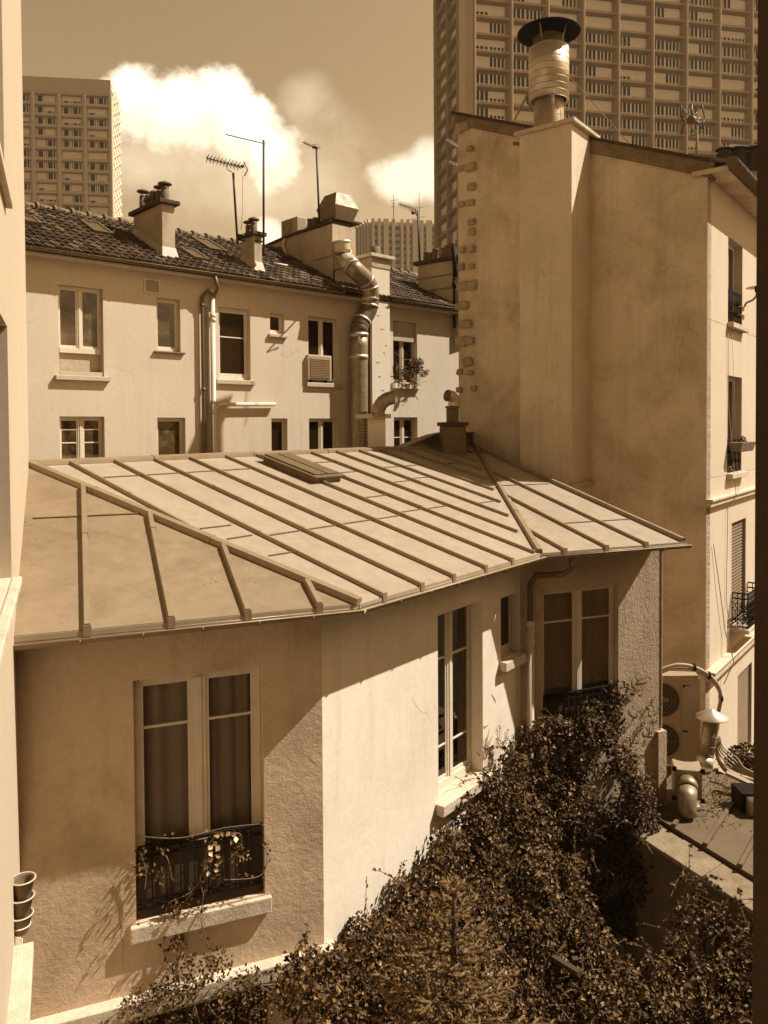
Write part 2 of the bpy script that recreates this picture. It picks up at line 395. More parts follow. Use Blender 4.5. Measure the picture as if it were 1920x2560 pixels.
# ================================================================== front house (zinc roof)
ZE = CZ-1.85                                   # eave height
E0 = atz(897, 1510, ZE); E1 = atz(1348, 1383, ZE)
dC = (E1-E0); HC = math.degrees(math.atan2(dC.x, dC.y)); HB, HD = 68.5, 67.7
RC = Wall(E0, HC); RB = Wall(E0, HB); RD = Wall(E1, HD)          # eave lines, s=0 at E0, E0, E1
LC = RC.s(1348, 1383)
SLC, SLB, SLD = .263, .34, .19
def zC(p): return ZE+SLC*(-(p-RC.P).dot(RC.m))
def zB(p): return ZE+SLB*(-(p-RB.P).dot(RB.m))
def zD(p): return ZE+SLD*(-(p-RD.P).dot(RD.m))
def plane_of(W, sl):                          # roof plane as point + normal
    n = (W.m*sl+Vector((0, 0, 1))).normalized(); return W.P+Vector((0, 0, ZE)), n
PC, nC = plane_of(RC, SLC); PB, nB = plane_of(RB, SLB); PD, nD = plane_of(RD, SLD)
TOPL = 5.17; ZT = ZE+SLC*TOPL
topline = Wall(RC.P-RC.m*TOPL, HC)
TL = topline.pt(topline.hit(72, 1158)[0], ZT)
VT = topline.pt(topline.hit(1185, 1120)[0], ZT)                   # valley top
BL = RB.pt(-RB.m.dot(Vector((0, 0, 0)))+0, ZE)                    # placeholder
GW = Wall((0, 0), 0)                                              # left wing wall through two roof corners
BLp = atz(35, 1590, ZE); BLs = (BLp-RB.P).dot(RB.t); BL = RB.pt(BLs, ZE)
GH = math.degrees(math.atan2(TL.x-BL.x, TL.y-BL.y)); GW = Wall((BL.x, BL.y), GH)
DE = RD.pt(RD.s(1708, 1345), ZE)
RTP = hitp(1203, 1126, PD, nD)                                    # rake top
house = thing('zinc_roofed_house', 'low cream plaster house with a ribbed zinc roof and an angled front', 'house', (0.5, 11, 0))
# ---- roof sheets (with thickness), grid-subdivided not needed
th = .05
mb = MB()
for poly in ([TL, E0+Vector((0, 0, 0)), BL], [TL, VT, E1, E0], [E1, VT, RTP, DE]):
    mb.slab([Vector(p) for p in poly], th)
roof = mb.build('roof', M['zinc'], house)
# sheet of the left panel is more stained: separate thin sheets laid over the structure
mb = MB(); nb = nB*.006
mb.slab([TL+nb, E0+nb, BL+nb], .004)
mb.build('stained_sheet', M['zinc_old'], roof)
def rib(a, b, n, w=.036, h=.042, nm='roof_rib', over=True):
    a = Vector(a); b = Vector(b); d = (b-a); Ls = d.length; d.normalize()
    m = MB(); x = d.cross(n).normalized()
    prev = 0.0; k = 0
    while prev < Ls-.01:                        # overlapping cap lengths
        nx = min(Ls, prev+1.95+random.uniform(-.1, .15))
        wa, wb = w*.50, w*.5
        p0 = a+d*prev+n*.006; p1 = a+d*nx+n*.006
        e = .004*(k % 2)
        q = [x*(-wa*1.15), x*(wa*1.15), x*(wb*.85)+n*(h+e), x*(-wb*.85)+n*(h+e)]
        m.add([p0+i for i in q]+[p1+i for i in q], [(0, 1, 2, 3), (7, 6, 5, 4), (0, 4, 5, 1), (1, 5, 6, 2), (2, 6, 7, 3), (3, 7, 4, 0)])
        if nx < Ls-.1:                          # clip at the joint
            c = a+d*nx+n*.006; q2 = [x*(-wa*1.35), x*(wa*1.35), x*(wb*1.0)+n*(h+.008), x*(-wb*1.0)+n*(h+.008)]
            m.add([c-d*.012+i for i in q2]+[c+d*.012+i for i in q2], [(0, 1, 2, 3), (7, 6, 5, 4), (0, 4, 5, 1), (1, 5, 6, 2), (2, 6, 7, 3), (3, 7, 4, 0)])
        prev = nx; k += 1
    return m.build(nm, M['lead'], roof)
def onC(s, l): p = RC.pt(s, 0, -l); p.z = zC(p); return p
def onB(s, l): p = RB.pt(s, 0, -l); p.z = zB(p); return p
def onD(s, l): p = RD.pt(s, 0, -l); p.z = zD(p); return p
def lineint(p, d, a, b):                        # 2D: parameter along p+d*k where it meets line a-b
    e = b-a; den = d.x*e.y-d.y*e.x; w = a-p; return (w.x*e.y-w.y*e.x)/den
upC = -RC.m; upB = -RB.m; upD = -RD.m
sC = [RC.s(958, 1490), RC.s(1052, 1460), RC.s(1132, 1440), RC.s(1212, 1415), RC.s(1278, 1400)]
step = (sC[-1]-sC[0])/4
allC = [sC[0]-step]+sC+[sC[-1]+step*k for k in range(1, 11)]
skyl = None
SKq = hitp(750, 1180, PC, nC); SKs = (SKq-RC.P).dot(RC.t); SKl = -(SKq-RC.P).dot(RC.m)
for s in allC:
    l1 = TOPL-.02
    if s < .05: l0 = lineint(onC(s, 0), upC, E0, TL)+.04
    elif s < LC-.06: l0 = 0.02
    else:
        l0 = lineint(onC(s, 0), upC, E1, VT)+.22
    if s > topline.s(1165, 1110): continue
    if l0 > l1-.2: continue
    if abs(s-SKs) < .25:
        rib(onC(s, l0), onC(s, SKl-.62), nC); rib(onC(s, SKl+.62), onC(s, l1), nC)
    else: rib(onC(s, l0), onC(s, l1), nC)
for px, py in ((218, 1556), (428, 1535), (619, 1525), (798, 1512)):
    s = RB.s(px, py); l1 = lineint(onB(s, 0), upB, E0, TL)-.05
    rib(onB(s, .0), onB(s, l1), nB, .06, .06)
for px, py in ((1614, 1346), (1515, 1355), (1411, 1366)):
    s = RD.s(px, py+8); l1 = lineint(onD(s, 0), upD, E1, VT)-.06
    rib(onD(s, .0), onD(s, l1), nD)
nh = (nB+nC).normalized()
rib(E0+(TL-E0).normalized()*.0, TL, nh, .095, .062, 'hip_roll')
rib(E1, VT, (nC+nD).normalized(), .09, .06, 'valley_roll')
rib(DE, RTP, nD, .07, .06, 'rake_roll')
rib(TL, VT-(VT-TL).normalized()*.3, nC, .12, .05, 'ridge_roll')
# overlapping cross seams of the sheets
mb = MB()
def seam(p, q, n): MB().bar(p+n*.004, q+n*.004, .022, .010, n).build('cross_seam', M['zinc_dk'], roof)
cs = [allC[0]-step]+allC
for i in range(len(allC)-1):
    a, b = allC[i], allC[i+1]
    for l in ((1.9, 4.45) if a < LC-.9 else (1.95, 2.7, 3.3, 4.0, 4.6)):
        lo = 0 if a < LC-.5 else lineint(onC(b, 0), upC, E1, VT)+.3
        if a < 0: lo = lineint(onC(a, 0), upC, E0, TL)+.25
        if l < lo or b > topline.s(1165, 1110): continue
        if a >= LC-.9 and random.random() < .45: continue
        if abs((a+b)/2-SKs) < step*.9 and abs(l-SKl) < .8: continue
        j = 0.0 if a < 2.5 else random.uniform(-.06, .06)
        seam(onC(a+.03, l+j), onC(b-.03, l+j), nC)
sB = [RB.s(px, py) for px, py in ((218, 1556), (428, 1535))]
seam(onB(BLs+.05, 2.35), onB(sB[0]-.04, 2.35), nB); seam(onB(sB[0]+.04, 2.35), onB(sB[1]+.02, 2.35), nB)
for l, a, b in ((1.2, .08, .88), (3.6, .3, .8)):
    s1 = RD.s(1614, 1355); s2 = RD.s(1708, 1345)
    x0 = onD(s1-.7*l/1.2, l); seam(onD(s1-.62-l*.12, l), onD(s1-.04, l), nD); seam(onD(s1+.04, l), onD(s2-.06, l), nD)
for lx, (a, b) in zip((.55, .95), ((sC[0]-step*.55, sC[0]-.03), (sC[0]-.45, sC[0]-.03))):
    pass
for x0, y0, x1, y1 in ((500, 1323, 577, 1314), (568, 1349, 630, 1339), (672, 1391, 728, 1382)): seam(hitp(x0, y0, PC, nC), hitp(x1, y1, PC, nC), nC)
# drip edge under the sheets
mb = MB()
for a, b, n in ((BL, E0, RB.m), (E0, E1, RC.m), (E1, DE, RD.m)):
    mb.bar(a+n*.012-Vector((0, 0, .06)), b+n*.012-Vector((0, 0, .06)), .012, .06)
mb.build('drip_edge', M['zinc'], roof)
# little end caps of the ribs hanging over the edge
mb = MB()
for W, n, lst in ((RC, nC, sC), (RB, nB, [RB.s(218, 1556), RB.s(428, 1535), RB.s(619, 1525), RB.s(798, 1512)]), (RD, nD, [RD.s(1614, 1354), RD.s(1515, 1363), RD.s(1411, 1374)])):
    for s in lst: MB().wbox(W, s-.035, s+.035, ZE-.055, ZE+.048, .0, .03).build('rib_end_cap', M['lead'], roof)
# ---- gutter
def gutter(name, pts, mat, parent, r=.055, outs=None):
    m = MB()
    for i in range(len(pts)-1):
        a, b = Vector(pts[i]), Vector(pts[i+1]); d = (b-a).normalized(); x = d.cross(Vector((0, 0, 1))).normalized()
        n = 9; ring = []
        for q in (a, b):
            for j in range(n):
                an = math.pi*j/(n-1); ring.append(q+x*math.cos(an)*r-Vector((0, 0, 1))*math.sin(an)*r)
            for j in range(n):
                an = math.pi*(n-1-j)/(n-1); ring.append(q+x*math.cos(an)*(r-.006)-Vector((0, 0, 1))*math.sin(an)*(r-.006))
        k = 2*n
        m.add(ring, [(j, (j+1) % k, k+(j+1) % k, k+j) for j in range(k)]+[tuple(range(k)), tuple(range(2*k-1, k-1, -1))])
        for sgn in (1, -1):
            m.tube([a+x*(r*sgn), b+x*(r*sgn)], .009, 6)
        nb = int((b-a).length/.62)
        for j in range(1, nb+1):                 # brackets
            c = a+(b-a)*(j/(nb+1)); pp = [c+x*math.cos(math.pi*t/8)*(r+.006)-Vector((0, 0, 1))*math.sin(math.pi*t/8)*(r+.006) for t in range(9)]
            m.tube(pp+[pp[-1]+Vector((0, 0, .02))], .009, 5)
    return m.build(name, mat, parent)
zg = Vector((0, 0, -.04))
def miter(W1, W2, base, o):
    a, b = W1.m, W2.m; v = (a+b)/(1+a.dot(b))*o; return base+v
g0 = BL+RB.m*.07+zg-Vector((0, 0, .015)); g1 = miter(RB, RC, E0, .07)+zg; g2 = miter(RC, RD, E1, .07)+zg; g3 = DE+RD.m*.07+zg+RD.t*.06
gutter('gutter', [g0, g1, g2, g3], M['lead'], house)
# ---- walls
OB, OC, OD = .33, .44, .50
WC_ = RC.off(-OC)
WB_ = RB.off(-OB); WD_ = RD.off(-OD)
# corners
def corner(W1, W2):
    k = lineint(W1.P, W1.t, W2.P, W2.P+W2.t); return W1.P+W1.t*k
cBC = corner(WB_, WC_); cCD = corner(WC_, WD_)
WB_ = Wall((cBC.x, cBC.y), HB); WC_ = Wall((cBC.x, cBC.y), HC); WD_ = Wall((cCD.x, cCD.y), HD)
LWC = (cCD-cBC).length
sBL = WB_.s(40, 1900)-.12
LWD = WD_.s(1653, 1500)
ZTOP = ZE+.02
# window openings from the photograph's sight lines
wb0, wb1 = WB_.s(336, 1950), WB_.s(660, 1950); wbt = WB_.z(651, 1664); wbb = WB_.z(655, 2236)
wc0, wc1 = WC_.s(1095, 1750), WC_.s(1207, 1750); wct = WC_.z(1100, 1540)+.02; wcb = WC_.z(1180, 1948)
wn0, wn1 = WC_.s(1252, 1580), WC_.s(1302, 1580); wnt = WC_.z(1275, 1490)+.02; wnb = WC_.z(1256, 1650)
wd0, wd1 = WD_.s(1357, 1600), WD_.s(1546, 1600); wdt = WD_.z(1540, 1457); wdb = WD_.z(1500, 1840)
lz = WB_.z(388, 2470)                             # string ledge
lo1 = (WB_.s(330, 2540), WB_.s(680, 2490), 0.2, lz-.28)
mb = MB(); wallmesh(mb, WB_, sBL, 0, -.1, ZTOP, [(wb0, wb1, wbb, wbt), lo1], .24); mb.build('left_wall', M['B'], house)
mb = MB(); wallmesh(mb, WC_, 0, LWC, -.1, ZTOP, [(wc0, wc1, wcb, wct), (wn0, wn1, wnb, wnt, .22)], .26); mb.build('centre_wall', M['C'], house)
mb = MB(); wallmesh(mb, WD_, 0, LWD, -.1, ZTOP, [(wd0, wd1, wdb, wdt, .16)], .16)
rw = Wall((WD_.pt(LWD, 0).x, WD_.pt(LWD, 0).y), HD-90)
mb.add([rw.pt(0, -.1), rw.pt(5.5, -.1), rw.pt(5.5, ZTOP), rw.pt(0, ZTOP)], [(0, 1, 2, 3)])
mb.build('right_wall', M['D'], house)
mb = MB(); mb.wbox(WD_, LWD-.10, LWD+.07, -.05, CZ-5.05, -.3, .06); mb.wbox(WD_, LWD+.002, LWD+.02, CZ-5, ZTOP-.1, -.35, .012)
mb.build('corner_pier', M['D'], house)
# string ledge
mb = MB(); mb.wbox(WB_, sBL, .12, lz-.16, lz, -.05, .14); mb.build('string_ledge', M['stone'], house, .012)
# dark shop-like opening below the ledge
mb = MB(); mb.wbox(WB_, lo1[0]-.3, lo1[1]+.3, .05, lo1[3]+.2, -1.8, -.6); mb.build('lower_room', M['room'], house)
mb = MB()
for k in range(6):
    s = lo1[0]+(lo1[1]-lo1[0])*(k+.3)/6; mb.wbox(WB_, s, s+.05, .2, lo1[3]-.02, -.2, -.15)
mb.build('lower_window_bars', M['iron'], house)
# window builder
def window(W, s0, s1, z0, z1, parent, rec=.2, sashes=2, bars=(), fr=.055, sash=.05, mid=.12, mat='white', glass='glass', sill=None, sillmat='stone', bottom=.07, name='window', label=None, dep=.05, only=None):
    m = MB(); o0, o1 = -rec-.05, -rec
    g = .004
    m.wbox(W, s0+g, s0+fr, z0+g, z1-g, o0, o1); m.wbox(W, s1-fr, s1-g, z0+g, z1-g, o0, o1)
    m.wbox(W, s0+fr, s1-fr, z1-fr, z1-g, o0, o1); m.wbox(W, s0+fr, s1-fr, z0+g, z0+bottom, o0-.0, o1+.015)
    a, b = s0+fr, s1-fr; za, zb = z0+bottom, z1-fr
    cells = []
    if sashes == 2:
        c = (a+b)/2; m.wbox(W, c-mid/2, c+mid/2, za, zb, o0+.005, o1+.006); m.wbox(W, c-mid*.2, c+mid*.2, za, zb, o1+.006, o1+.02)
        cells = [(a, c-mid/2), (c+mid/2, b)]
    else: cells = [(a, b)]
    pane = MB()
    for (p, q) in cells:
        m.wbox(W, p, p+sash*.55, za, zb, o0+.008, o1-.008); m.wbox(W, q-sash*.55, q, za, zb, o0+.008, o1-.008)
        m.wbox(W, p+sash*.55, q-sash*.55, zb-sash*.7, zb, o0+.008, o1-.008); m.wbox(W, p+sash*.55, q-sash*.55, za, za+sash, o0+.008, o1-.008)
        for f in bars:
            zz = za+(zb-za)*f; m.wbox(W, p+sash*.55, q-sash*.55, zz-.014, zz+.014, o0+.012, o1-.012)
        pane.wbox(W, p+.004, q-.004, za, zb, o0+.022, o0+.028)
    w = m.build(name, M[mat], parent, .004)
    if label: w['label'] = label
    pane.build('pane', M[glass], w)
    if sill:
        ms = MB(); e, h, pr = sill[:3]
        zt = sill[3] if len(sill) > 3 else z0
        ms.wbox(W, s0-e, s1+e, zt-h, zt-.003, -.0, pr); ms.wbox(W, s0+.003, s1-.003, zt-h, zt+.002, -rec, 0.0)
        ms.build('sill', M[sillmat], w, .012)
    return w
def curtain(W, s0, s1, z0, z1, off, parent, amp=.03, wl=.14, mat='curtain', hem=0):
    m = MB(); n = max(12, int((s1-s0)/wl*10)); vs = []
    ph = random.random()*6
    for i in range(n+1):
        s = s0+(s1-s0)*i/n
        o = off+amp*math.sin(2*math.pi*(s-s0)/wl+ph+.8*math.sin(5*s))*(.6+.4*math.sin(3.1*s+ph))
        vs += [W.pt(s, z0, o), W.pt(s, z1, o*.8+off*.2)]
    m.add(vs, [(2*i, 2*i+2, 2*i+3, 2*i+1) for i in range(n)], True)
    return m.build('curtain', M[mat], parent, recalc=False)
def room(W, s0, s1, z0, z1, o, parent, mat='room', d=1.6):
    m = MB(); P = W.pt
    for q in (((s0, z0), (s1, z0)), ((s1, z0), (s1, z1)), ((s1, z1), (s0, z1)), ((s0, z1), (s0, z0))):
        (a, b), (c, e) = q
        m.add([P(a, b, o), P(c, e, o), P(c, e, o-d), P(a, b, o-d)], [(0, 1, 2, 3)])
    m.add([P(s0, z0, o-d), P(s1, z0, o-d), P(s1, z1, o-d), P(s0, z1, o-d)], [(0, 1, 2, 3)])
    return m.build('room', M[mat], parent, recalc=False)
zbB = WB_.z(640, 1790); fb = (zbB-wbb-.07)/(wbt-wbb-.12)
w1 = window(WB_, wb0, wb1, wbb, wbt, house, .13, 2, (fb,), .07, .06, .15, bottom=.09, sill=(.06, .17, .06, wbb-.01), name='french_window')
curtain(WB_, wb0+.05, (wb0+wb1)/2+.02, wbb+.02, wbt-.03, -.30, w1, .085, .22); curtain(WB_, (wb0+wb1)/2+.04, wb1-.05, wbb+.02, wbt-.03, -.29, w1, .085, .17)
room(WB_, wb0-.2, wb1+.2, wbb-.1, wbt+.1, -.25, w1)
fcb = [(WC_.z(px, py, -.2)-wcb-.09)/(wct-wcb-.145) for px, py in ((1168, 1618), (1168, 1828))]
w2 = window(WC_, wc0, wc1+.0, wcb, wct, house, .19, 2, fcb, .06, .055, .12, bottom=.10, sill=(.07, .15, .13), name='casement_window')
room(WC_, wc0-.2, wc1+.2, wcb-.1, wct+.1, -.27, w2, 'room')
w3 = window(WC_, wn0, wn1, wnb, wnt, house, .15, 1, (), .05, .05, .1, sill=(.05, .14, .12), glass='glass_dk', name='narrow_window')
zdB = WD_.z(1500, 1545); fd = (zdB-wdb-.08)/(wdt-wdb-.13)
w4 = window(WD_, wd0, wd1, wdb, wdt, house, .10, 2, (fd,), .065, .055, .12, bottom=.10, name='curtained_window')
curtain(WD_, wd0+.05, wd1-.05, wdb, wdt-.03, -.24, w4, .045, .2)
room(WD_, wd0-.2, wd1+.2, wdb-.1, wdt+.1, -.2, w4)
# downpipe with swan neck at the inner corner
sdp = WD_.s(1325, 1600, .09); m = MB()
x = WD_.pt
zt = ZE-.14
m.tube([x(sdp+.42, zt+.05, OD+.06), x(sdp+.42, zt-.12, OD+.05), x(sdp+.34, zt-.2, OD-.02), x(sdp+.08, zt-.27, .12), x(sdp, zt-.40, .09), x(sdp, zt-1.0, .09)], .044, 12)
m.tube([x(sdp, zt-1.0, .09), x(sdp, zt-1.06, .09)], .062, 12)
m.build('downpipe_swan_neck', M['rust'], house)
m = MB(); m.tube([x(sdp, zt-1.0, .10), x(sdp, .1, .10)], .056, 14)
for dz in (1.0, 1.28, 2.6, 4.0): m.tube([x(sdp, zt-dz-.05, .10), x(sdp, zt-dz+.05, .10)], .066, 14)
m.build('downpipe', M['conc2'], house)
# wrought-iron railings
def railing(W, s0, s1, z0, z1, o, parent, dens=.11, name='railing', r=.008, scroll=True):
    m = MB(); P = W.pt
    for z in (z1, z1-.09, z0+.05, z0): m.bar(P(s0, z, o), P(s1, z, o), .03 if z == z1 else .016, .018 if z != z1 else .03)
    n = max(3, int((s1-s0)/dens))
    for i in range(n+1):
        s = s0+(s1-s0)*i/n; m.tube([P(s, z0, o), P(s, z1, o)], r, 5)
        if scroll and i < n:
            sc_ = s+(s1-s0)/n/2
            for zc, rad, sg in ((z0+(z1-z0)*.3, .05, 1), (z0+(z1-z0)*.62, .045, -1), (z1-.05, .03, 1)):
                m.tube([P(sc_+sg*math.cos(a/9*5.2)*rad*(1-a/14), zc+math.sin(a/9*5.2)*rad*1.5*(1-a/14), o) for a in range(10)], r*.9, 5)
    return m.build(name, M['iron'], parent)
rz1 = WB_.z(655, 2068); rz0 = WB_.z(655, 2212)
railing(WB_, wb0+.02, wb1-.02, rz0, rz1, -.03, w1, .13, r=.007, scroll=False)
railing(WD_, wd0+.02, wd1-.02, wdb+.02, WD_.z(1500, 1722), -.02, w4)
m = MB(); m.wbox(WB_, wb0+.03, wb1-.03, rz0-.15, rz1-.03, -.055, -.05); m.build('railing_dark_panel', M['room'], w1)  # thin dark panel behind the railing
m = MB(); m.wbox(WD_, wd0+.03, wd1-.03, wdb+.02, WD_.z(1500, 1722)-.02, -.045, -.04); m.build('railing_dark_panel', M['room'], w4)  # the same dark panel at the curtained window
# bare render showing where the paint has peeled beside the casement window
m = MB(); pp = [(1209, 1985), (1211, 1905), (1222, 1875), (1240, 1850), (1254, 1842), (1256, 1880), (1250, 1930), (1243, 1975), (1232, 2010), (1214, 2040)]
m.slab([WC_.pt(*WC_.hit(x_, y_), .003) for x_, y_ in pp], .006, -WC_.m); m.build('bare_render_patch', M['F2'], house)
m = MB()
for pp in ([(1208, 1890), (1214, 1850), (1224, 1820), (1217, 1858), (1231, 1838), (1212, 1900)], [(1229, 1735), (1239, 1757), (1238, 1748)], [(1209, 1815), (1221, 1812), (1210, 1822)]):
    m = MB(); m.slab([WC_.pt(*WC_.hit(x_, y_), .006) for x_, y_ in pp], .004, -WC_.m); m.build('plaster_flake', M['D'], house)
# skylight hatch (old iron frame lying open on the ribs)
m = MB(); P = lambda s, l, h: onC(SKs+s, SKl+l)+nC*h
def rbox(m, s0, s1, l0, l1, h0, h1):
    return m.hexa([P(s0, l0, h0), P(s1, l0, h0), P(s1, l1, h0), P(s0, l1, h0), P(s0, l0, h1), P(s1, l0, h1), P(s1, l1, h1), P(s0, l1, h1)])
rbox(m, -.30, .36, -.60, .60, .0, .11)
hatch = m.build('roof_hatch', M['rust'], roof, .006)
m = MB(); rbox(m, -.34, .40, -.66, .66, .11, .13); rbox(m, -.27, .0, -.56, .62, .135, .155); rbox(m, .04, .33, -.56, .62, .135, .155)
m.build('hatch_cover', M['zinc_dk'], hatch, .005)
# small chimney on the ridge with pipe elbow
cb_ = hitp(1137, 1138, PC, nC); CW = Wall((cb_.x, cb_.y), 82)
def zat(px, py, Y): return at(px, py, Y).z
Yc = cb_.y; mpx = Yc/1940
hw = 29*mpx
m = MB(); m.wbox(CW, -hw, hw, cb_.z-.5, zat(1137, 1065, Yc), -2*hw*.8, 0); ch = m.build('small_chimney', M['dark_render'], roof, .01)
zc = zat(1137, 1065, Yc)
m = MB(); m.wbox(CW, -hw*1.18, hw*1.18, zc, zc+.09, -2*hw*.8-.05, .06); m.build('chimney_cap', M['soot'], ch, .008)
m = MB(); m.wbox(CW, -hw*.44, hw*.46, zc+.09, zat(1137, 1020, Yc), -hw*1.3, -hw*.4); m.lathe(CW.pt(0, zat(1137, 1020, Yc), -hw*.85), [(hw*.62, 0), (hw*.64, .04), (hw*.4, .06)], 18); m.build('flue_neck', M['clay'], ch)
zc2 = zat(1137, 1020, Yc)+.05
c0 = CW.pt(0, zc2, -hw*.85)
m = MB(); rr = 15*mpx
m.tube([c0+Vector((.03, 0, 0)), c0+Vector((.05, .0, .08)), c0+Vector((.04, -.02, .16)), c0+Vector((-.02, -.06, .22)), c0+Vector((-.13, -.14, .24))], rr, 16, cap=False)
m.build('flue_elbow', M['galv'], ch)
# parapet and back roof beyond the ridge
def tp(px, py, o=-.05): a, z = topline.hit(px, py, o); return topline.pt(a, z, o)
m = MB()
pts = [tp(970, 1136), tp(1192, 1136), tp(1192, 1082), tp(1110, 1082), tp(1088, 1086), tp(1043, 1103)]
m.slab(pts, .25, -topline.m); m.build('zinc_parapet', M['zinc_dk'], house)
m = MB()
for a, b in ((0, 5), (5, 4), (4, 3), (3, 2)): m.bar(pts[a], pts[b], .12, .03)
m.build('parapet_capping', M['zinc'], house)
# quiet back slope / mass of the house behind the ridge
m = MB(); bk = topline.off(-.3)
sa, sb = topline.s(80, 1150), topline.s(1240, 1110)
m.wbox(topline, sa, sb, .0, ZT-.25, -3.0, -.06)
m.build('rear_wall', M['A'], house)
# chimney box with curved duct rising behind the ridge
Yb = 17.0
def vb(px, py): return at(px, py, Yb)
p = vb(937, 1125); BW = Wall((p.x, p.y), 72)
k = Yb/1940
m = MB(); m.wbox(BW, -19*k, 29*k, CZ-2.2, vb(940, 1046).z, -.45, 0); bx = m.build('flue_stack', M['A2'], house, .01)
m = MB(); m.wbox(BW, -32*k, 40*k, vb(940, 1046).z, vb(940, 1036).z+.01, -.55, .10); m.build('stack_slab', M['stone'], bx, .01)
m = MB()
for i in range(14): m.wbox(BW, -30*k, -19.5*k, vb(910, 1125).z-.1+i*.068, vb(910, 1125).z-.1+i*.068+.058, -.3, .01)
m.build('brick_edge', M['clay'], bx)
for q, nm in ((0, 'duct_elbow'),):
    pth = []; c = vb(985, 1034); rad = 40*k
    for a in range(9):
        an = math.pi-math.pi/2*a/8*1.02; pth.append(c+Vector((math.cos(an)*rad, 0, math.sin(an)*rad)))
    m = MB(); m.tube(pth, 17*k, 18, cap=False); m.tube([pth[0]-Vector((0, 0, .06)), pth[0]], 19*k, 18)
    for a in (0, 2, 4, 6, 8): 
        i = a; d = (pth[min(i+1, 8)]-pth[max(i-1, 0)]).normalized(); m.tube([pth[i]-d*.01, pth[i]+d*.01], 17.8*k, 18)
    m.build(nm, M['galv_dull'], bx)
# ================================================================== rear apartment house (tiled roof)
ZG = CZ+3.72
a0 = at(65, 614, 15.9)
a1 = atz(1145, 773, ZG)
HA = math.degrees(math.atan2(a1.x-a0.x, a1.y-a0.y))
GA = Wall((a0.x, a0.y), HA)                      # gutter line
WA = GA.off(-.30)                                # wall face
rear = thing('rear_apartment_house', 'long pale rendered building with a tiled roof across the back of the courtyard', 'building', (GA.pt(6, 0, -2).x, GA.pt(6, 0, -2).y, 0))
sA0, sA1 = -3.0, GA.s(1230, 780)
def rect(W, x0, x1, y0, y1):
    s0, s1 = W.s(x0, (y0+y1)/2), W.s(x1, (y0+y1)/2); xm = (x0+x1)/2
    return (s0, s1, W.z(x0, y1), W.z(x0, y0))
RX = {'W1': (146, 258, 710, 880), 'W2': (392, 451, 743, 877), 'W3': (547, 626, 766, 948), 'W4': (675, 711, 781, 834), 'W5': (771, 846, 790, 956), 'W6': (983, 1043, 801, 958),
      'L1': (150, 262, 1041, 1190), 'L2': (394, 464, 1044, 1190), 'L3': (679, 719, 1046, 1190), 'L4': (773, 845, 1046, 1190), 'L5': (985, 1044, 1043, 1190)}
RR = {k_: rect(WA, *v) for k_, v in RX.items()}
holes = list(RR.values())
w1low = (RR['W1'][0], RR['W1'][1], WA.z(146, 940), RR['W1'][2]-.0)
H1 = (RR['W1'][0], RR['W1'][1], WA.z(146, 938), RR['W1'][3], .20)
holes = [H1]+[RR[k_]+(.2,) for k_ in RR if k_ != 'W1']
mb = MB(); wallmesh(mb, WA, sA0, sA1, 0, ZG-.12, holes, .2); mb.build('facade', M['A'], rear)
mb = MB(); mb.wbox(WA, H1[0]+.002, H1[1]-.002, H1[2], RR['W1'][2], -.24, -.17); mb.build('recessed_panel', M['Chim'], rear)
room(WA, sA0, sA1, 0, ZG-.2, -.26, rear, 'room', 1.0)
mb = MB(); mb.wbox(GA, sA0, sA1, ZG-.14, ZG-.06, -.30, -.03); mb.build('soffit', M['cream'], rear)
aw = {}
def wa(k_, **kw):
    r = RR[k_]; aw[k_] = window(WA, r[0], r[1], r[2], r[3], rear, kw.pop('rec', .12), **kw); return aw[k_]
wa('W1', sashes=2, glass='glass_md', mat='white', mid=.1, bottom=.12)
ms = MB(); ms.wbox(WA, H1[0]-.10, H1[1]+.12, H1[2]-.10, H1[2], -.02, .10); ms.build('sill', M['cream'], aw['W1'], .008)
ms = MB(); ms.wbox(WA, H1[0]+.02, H1[0]+.95, H1[2], H1[2]+.10, -.06, -.02); ms.build('scalloped_guard', M['cream'], aw['W1'])
wa('W2', sashes=1, glass='glass_md', sill=(.09, .05, .07), sillmat='rust')
wa('W3', sashes=1, glass='glass_dk', bars=(.60,), sash=.09, sill=(.10, .12, .08), sillmat='cream')
wa('W4', sashes=1, glass='glass_dk', sill=(.06, .09, .08), sillmat='cream')
wa('W5', sashes=2, glass='glass_dk', mid=.10, sill=(.10, .12, .08), sillmat='cream')
wa('W6', sashes=2, glass='glass_dk', mid=.12, mat='cream', sill=(.05, .16, .12), sillmat='A2', rec=.16)
wa('L1', sashes=2, glass='glass_md', mid=.12, bars=(.55, .8)); wa('L2', sashes=1, glass='glass_md'); wa('L3', sashes=1, glass='glass_dk')
wa('L4', sashes=2, glass='glass_dk', mid=.12, bars=(.2,)); wa('L5', sashes=2, glass='glass_dk', mid=.12, bars=(.66,), rec=.16)
r = RR['W6']; ms = MB(); ms.wbox(WA, r[0]+.003, r[1]-.003, WA.z(983, 850), r[3]-.003, -.18, -.06); ms.build('blind_box', M['Chim'], aw['W6'])
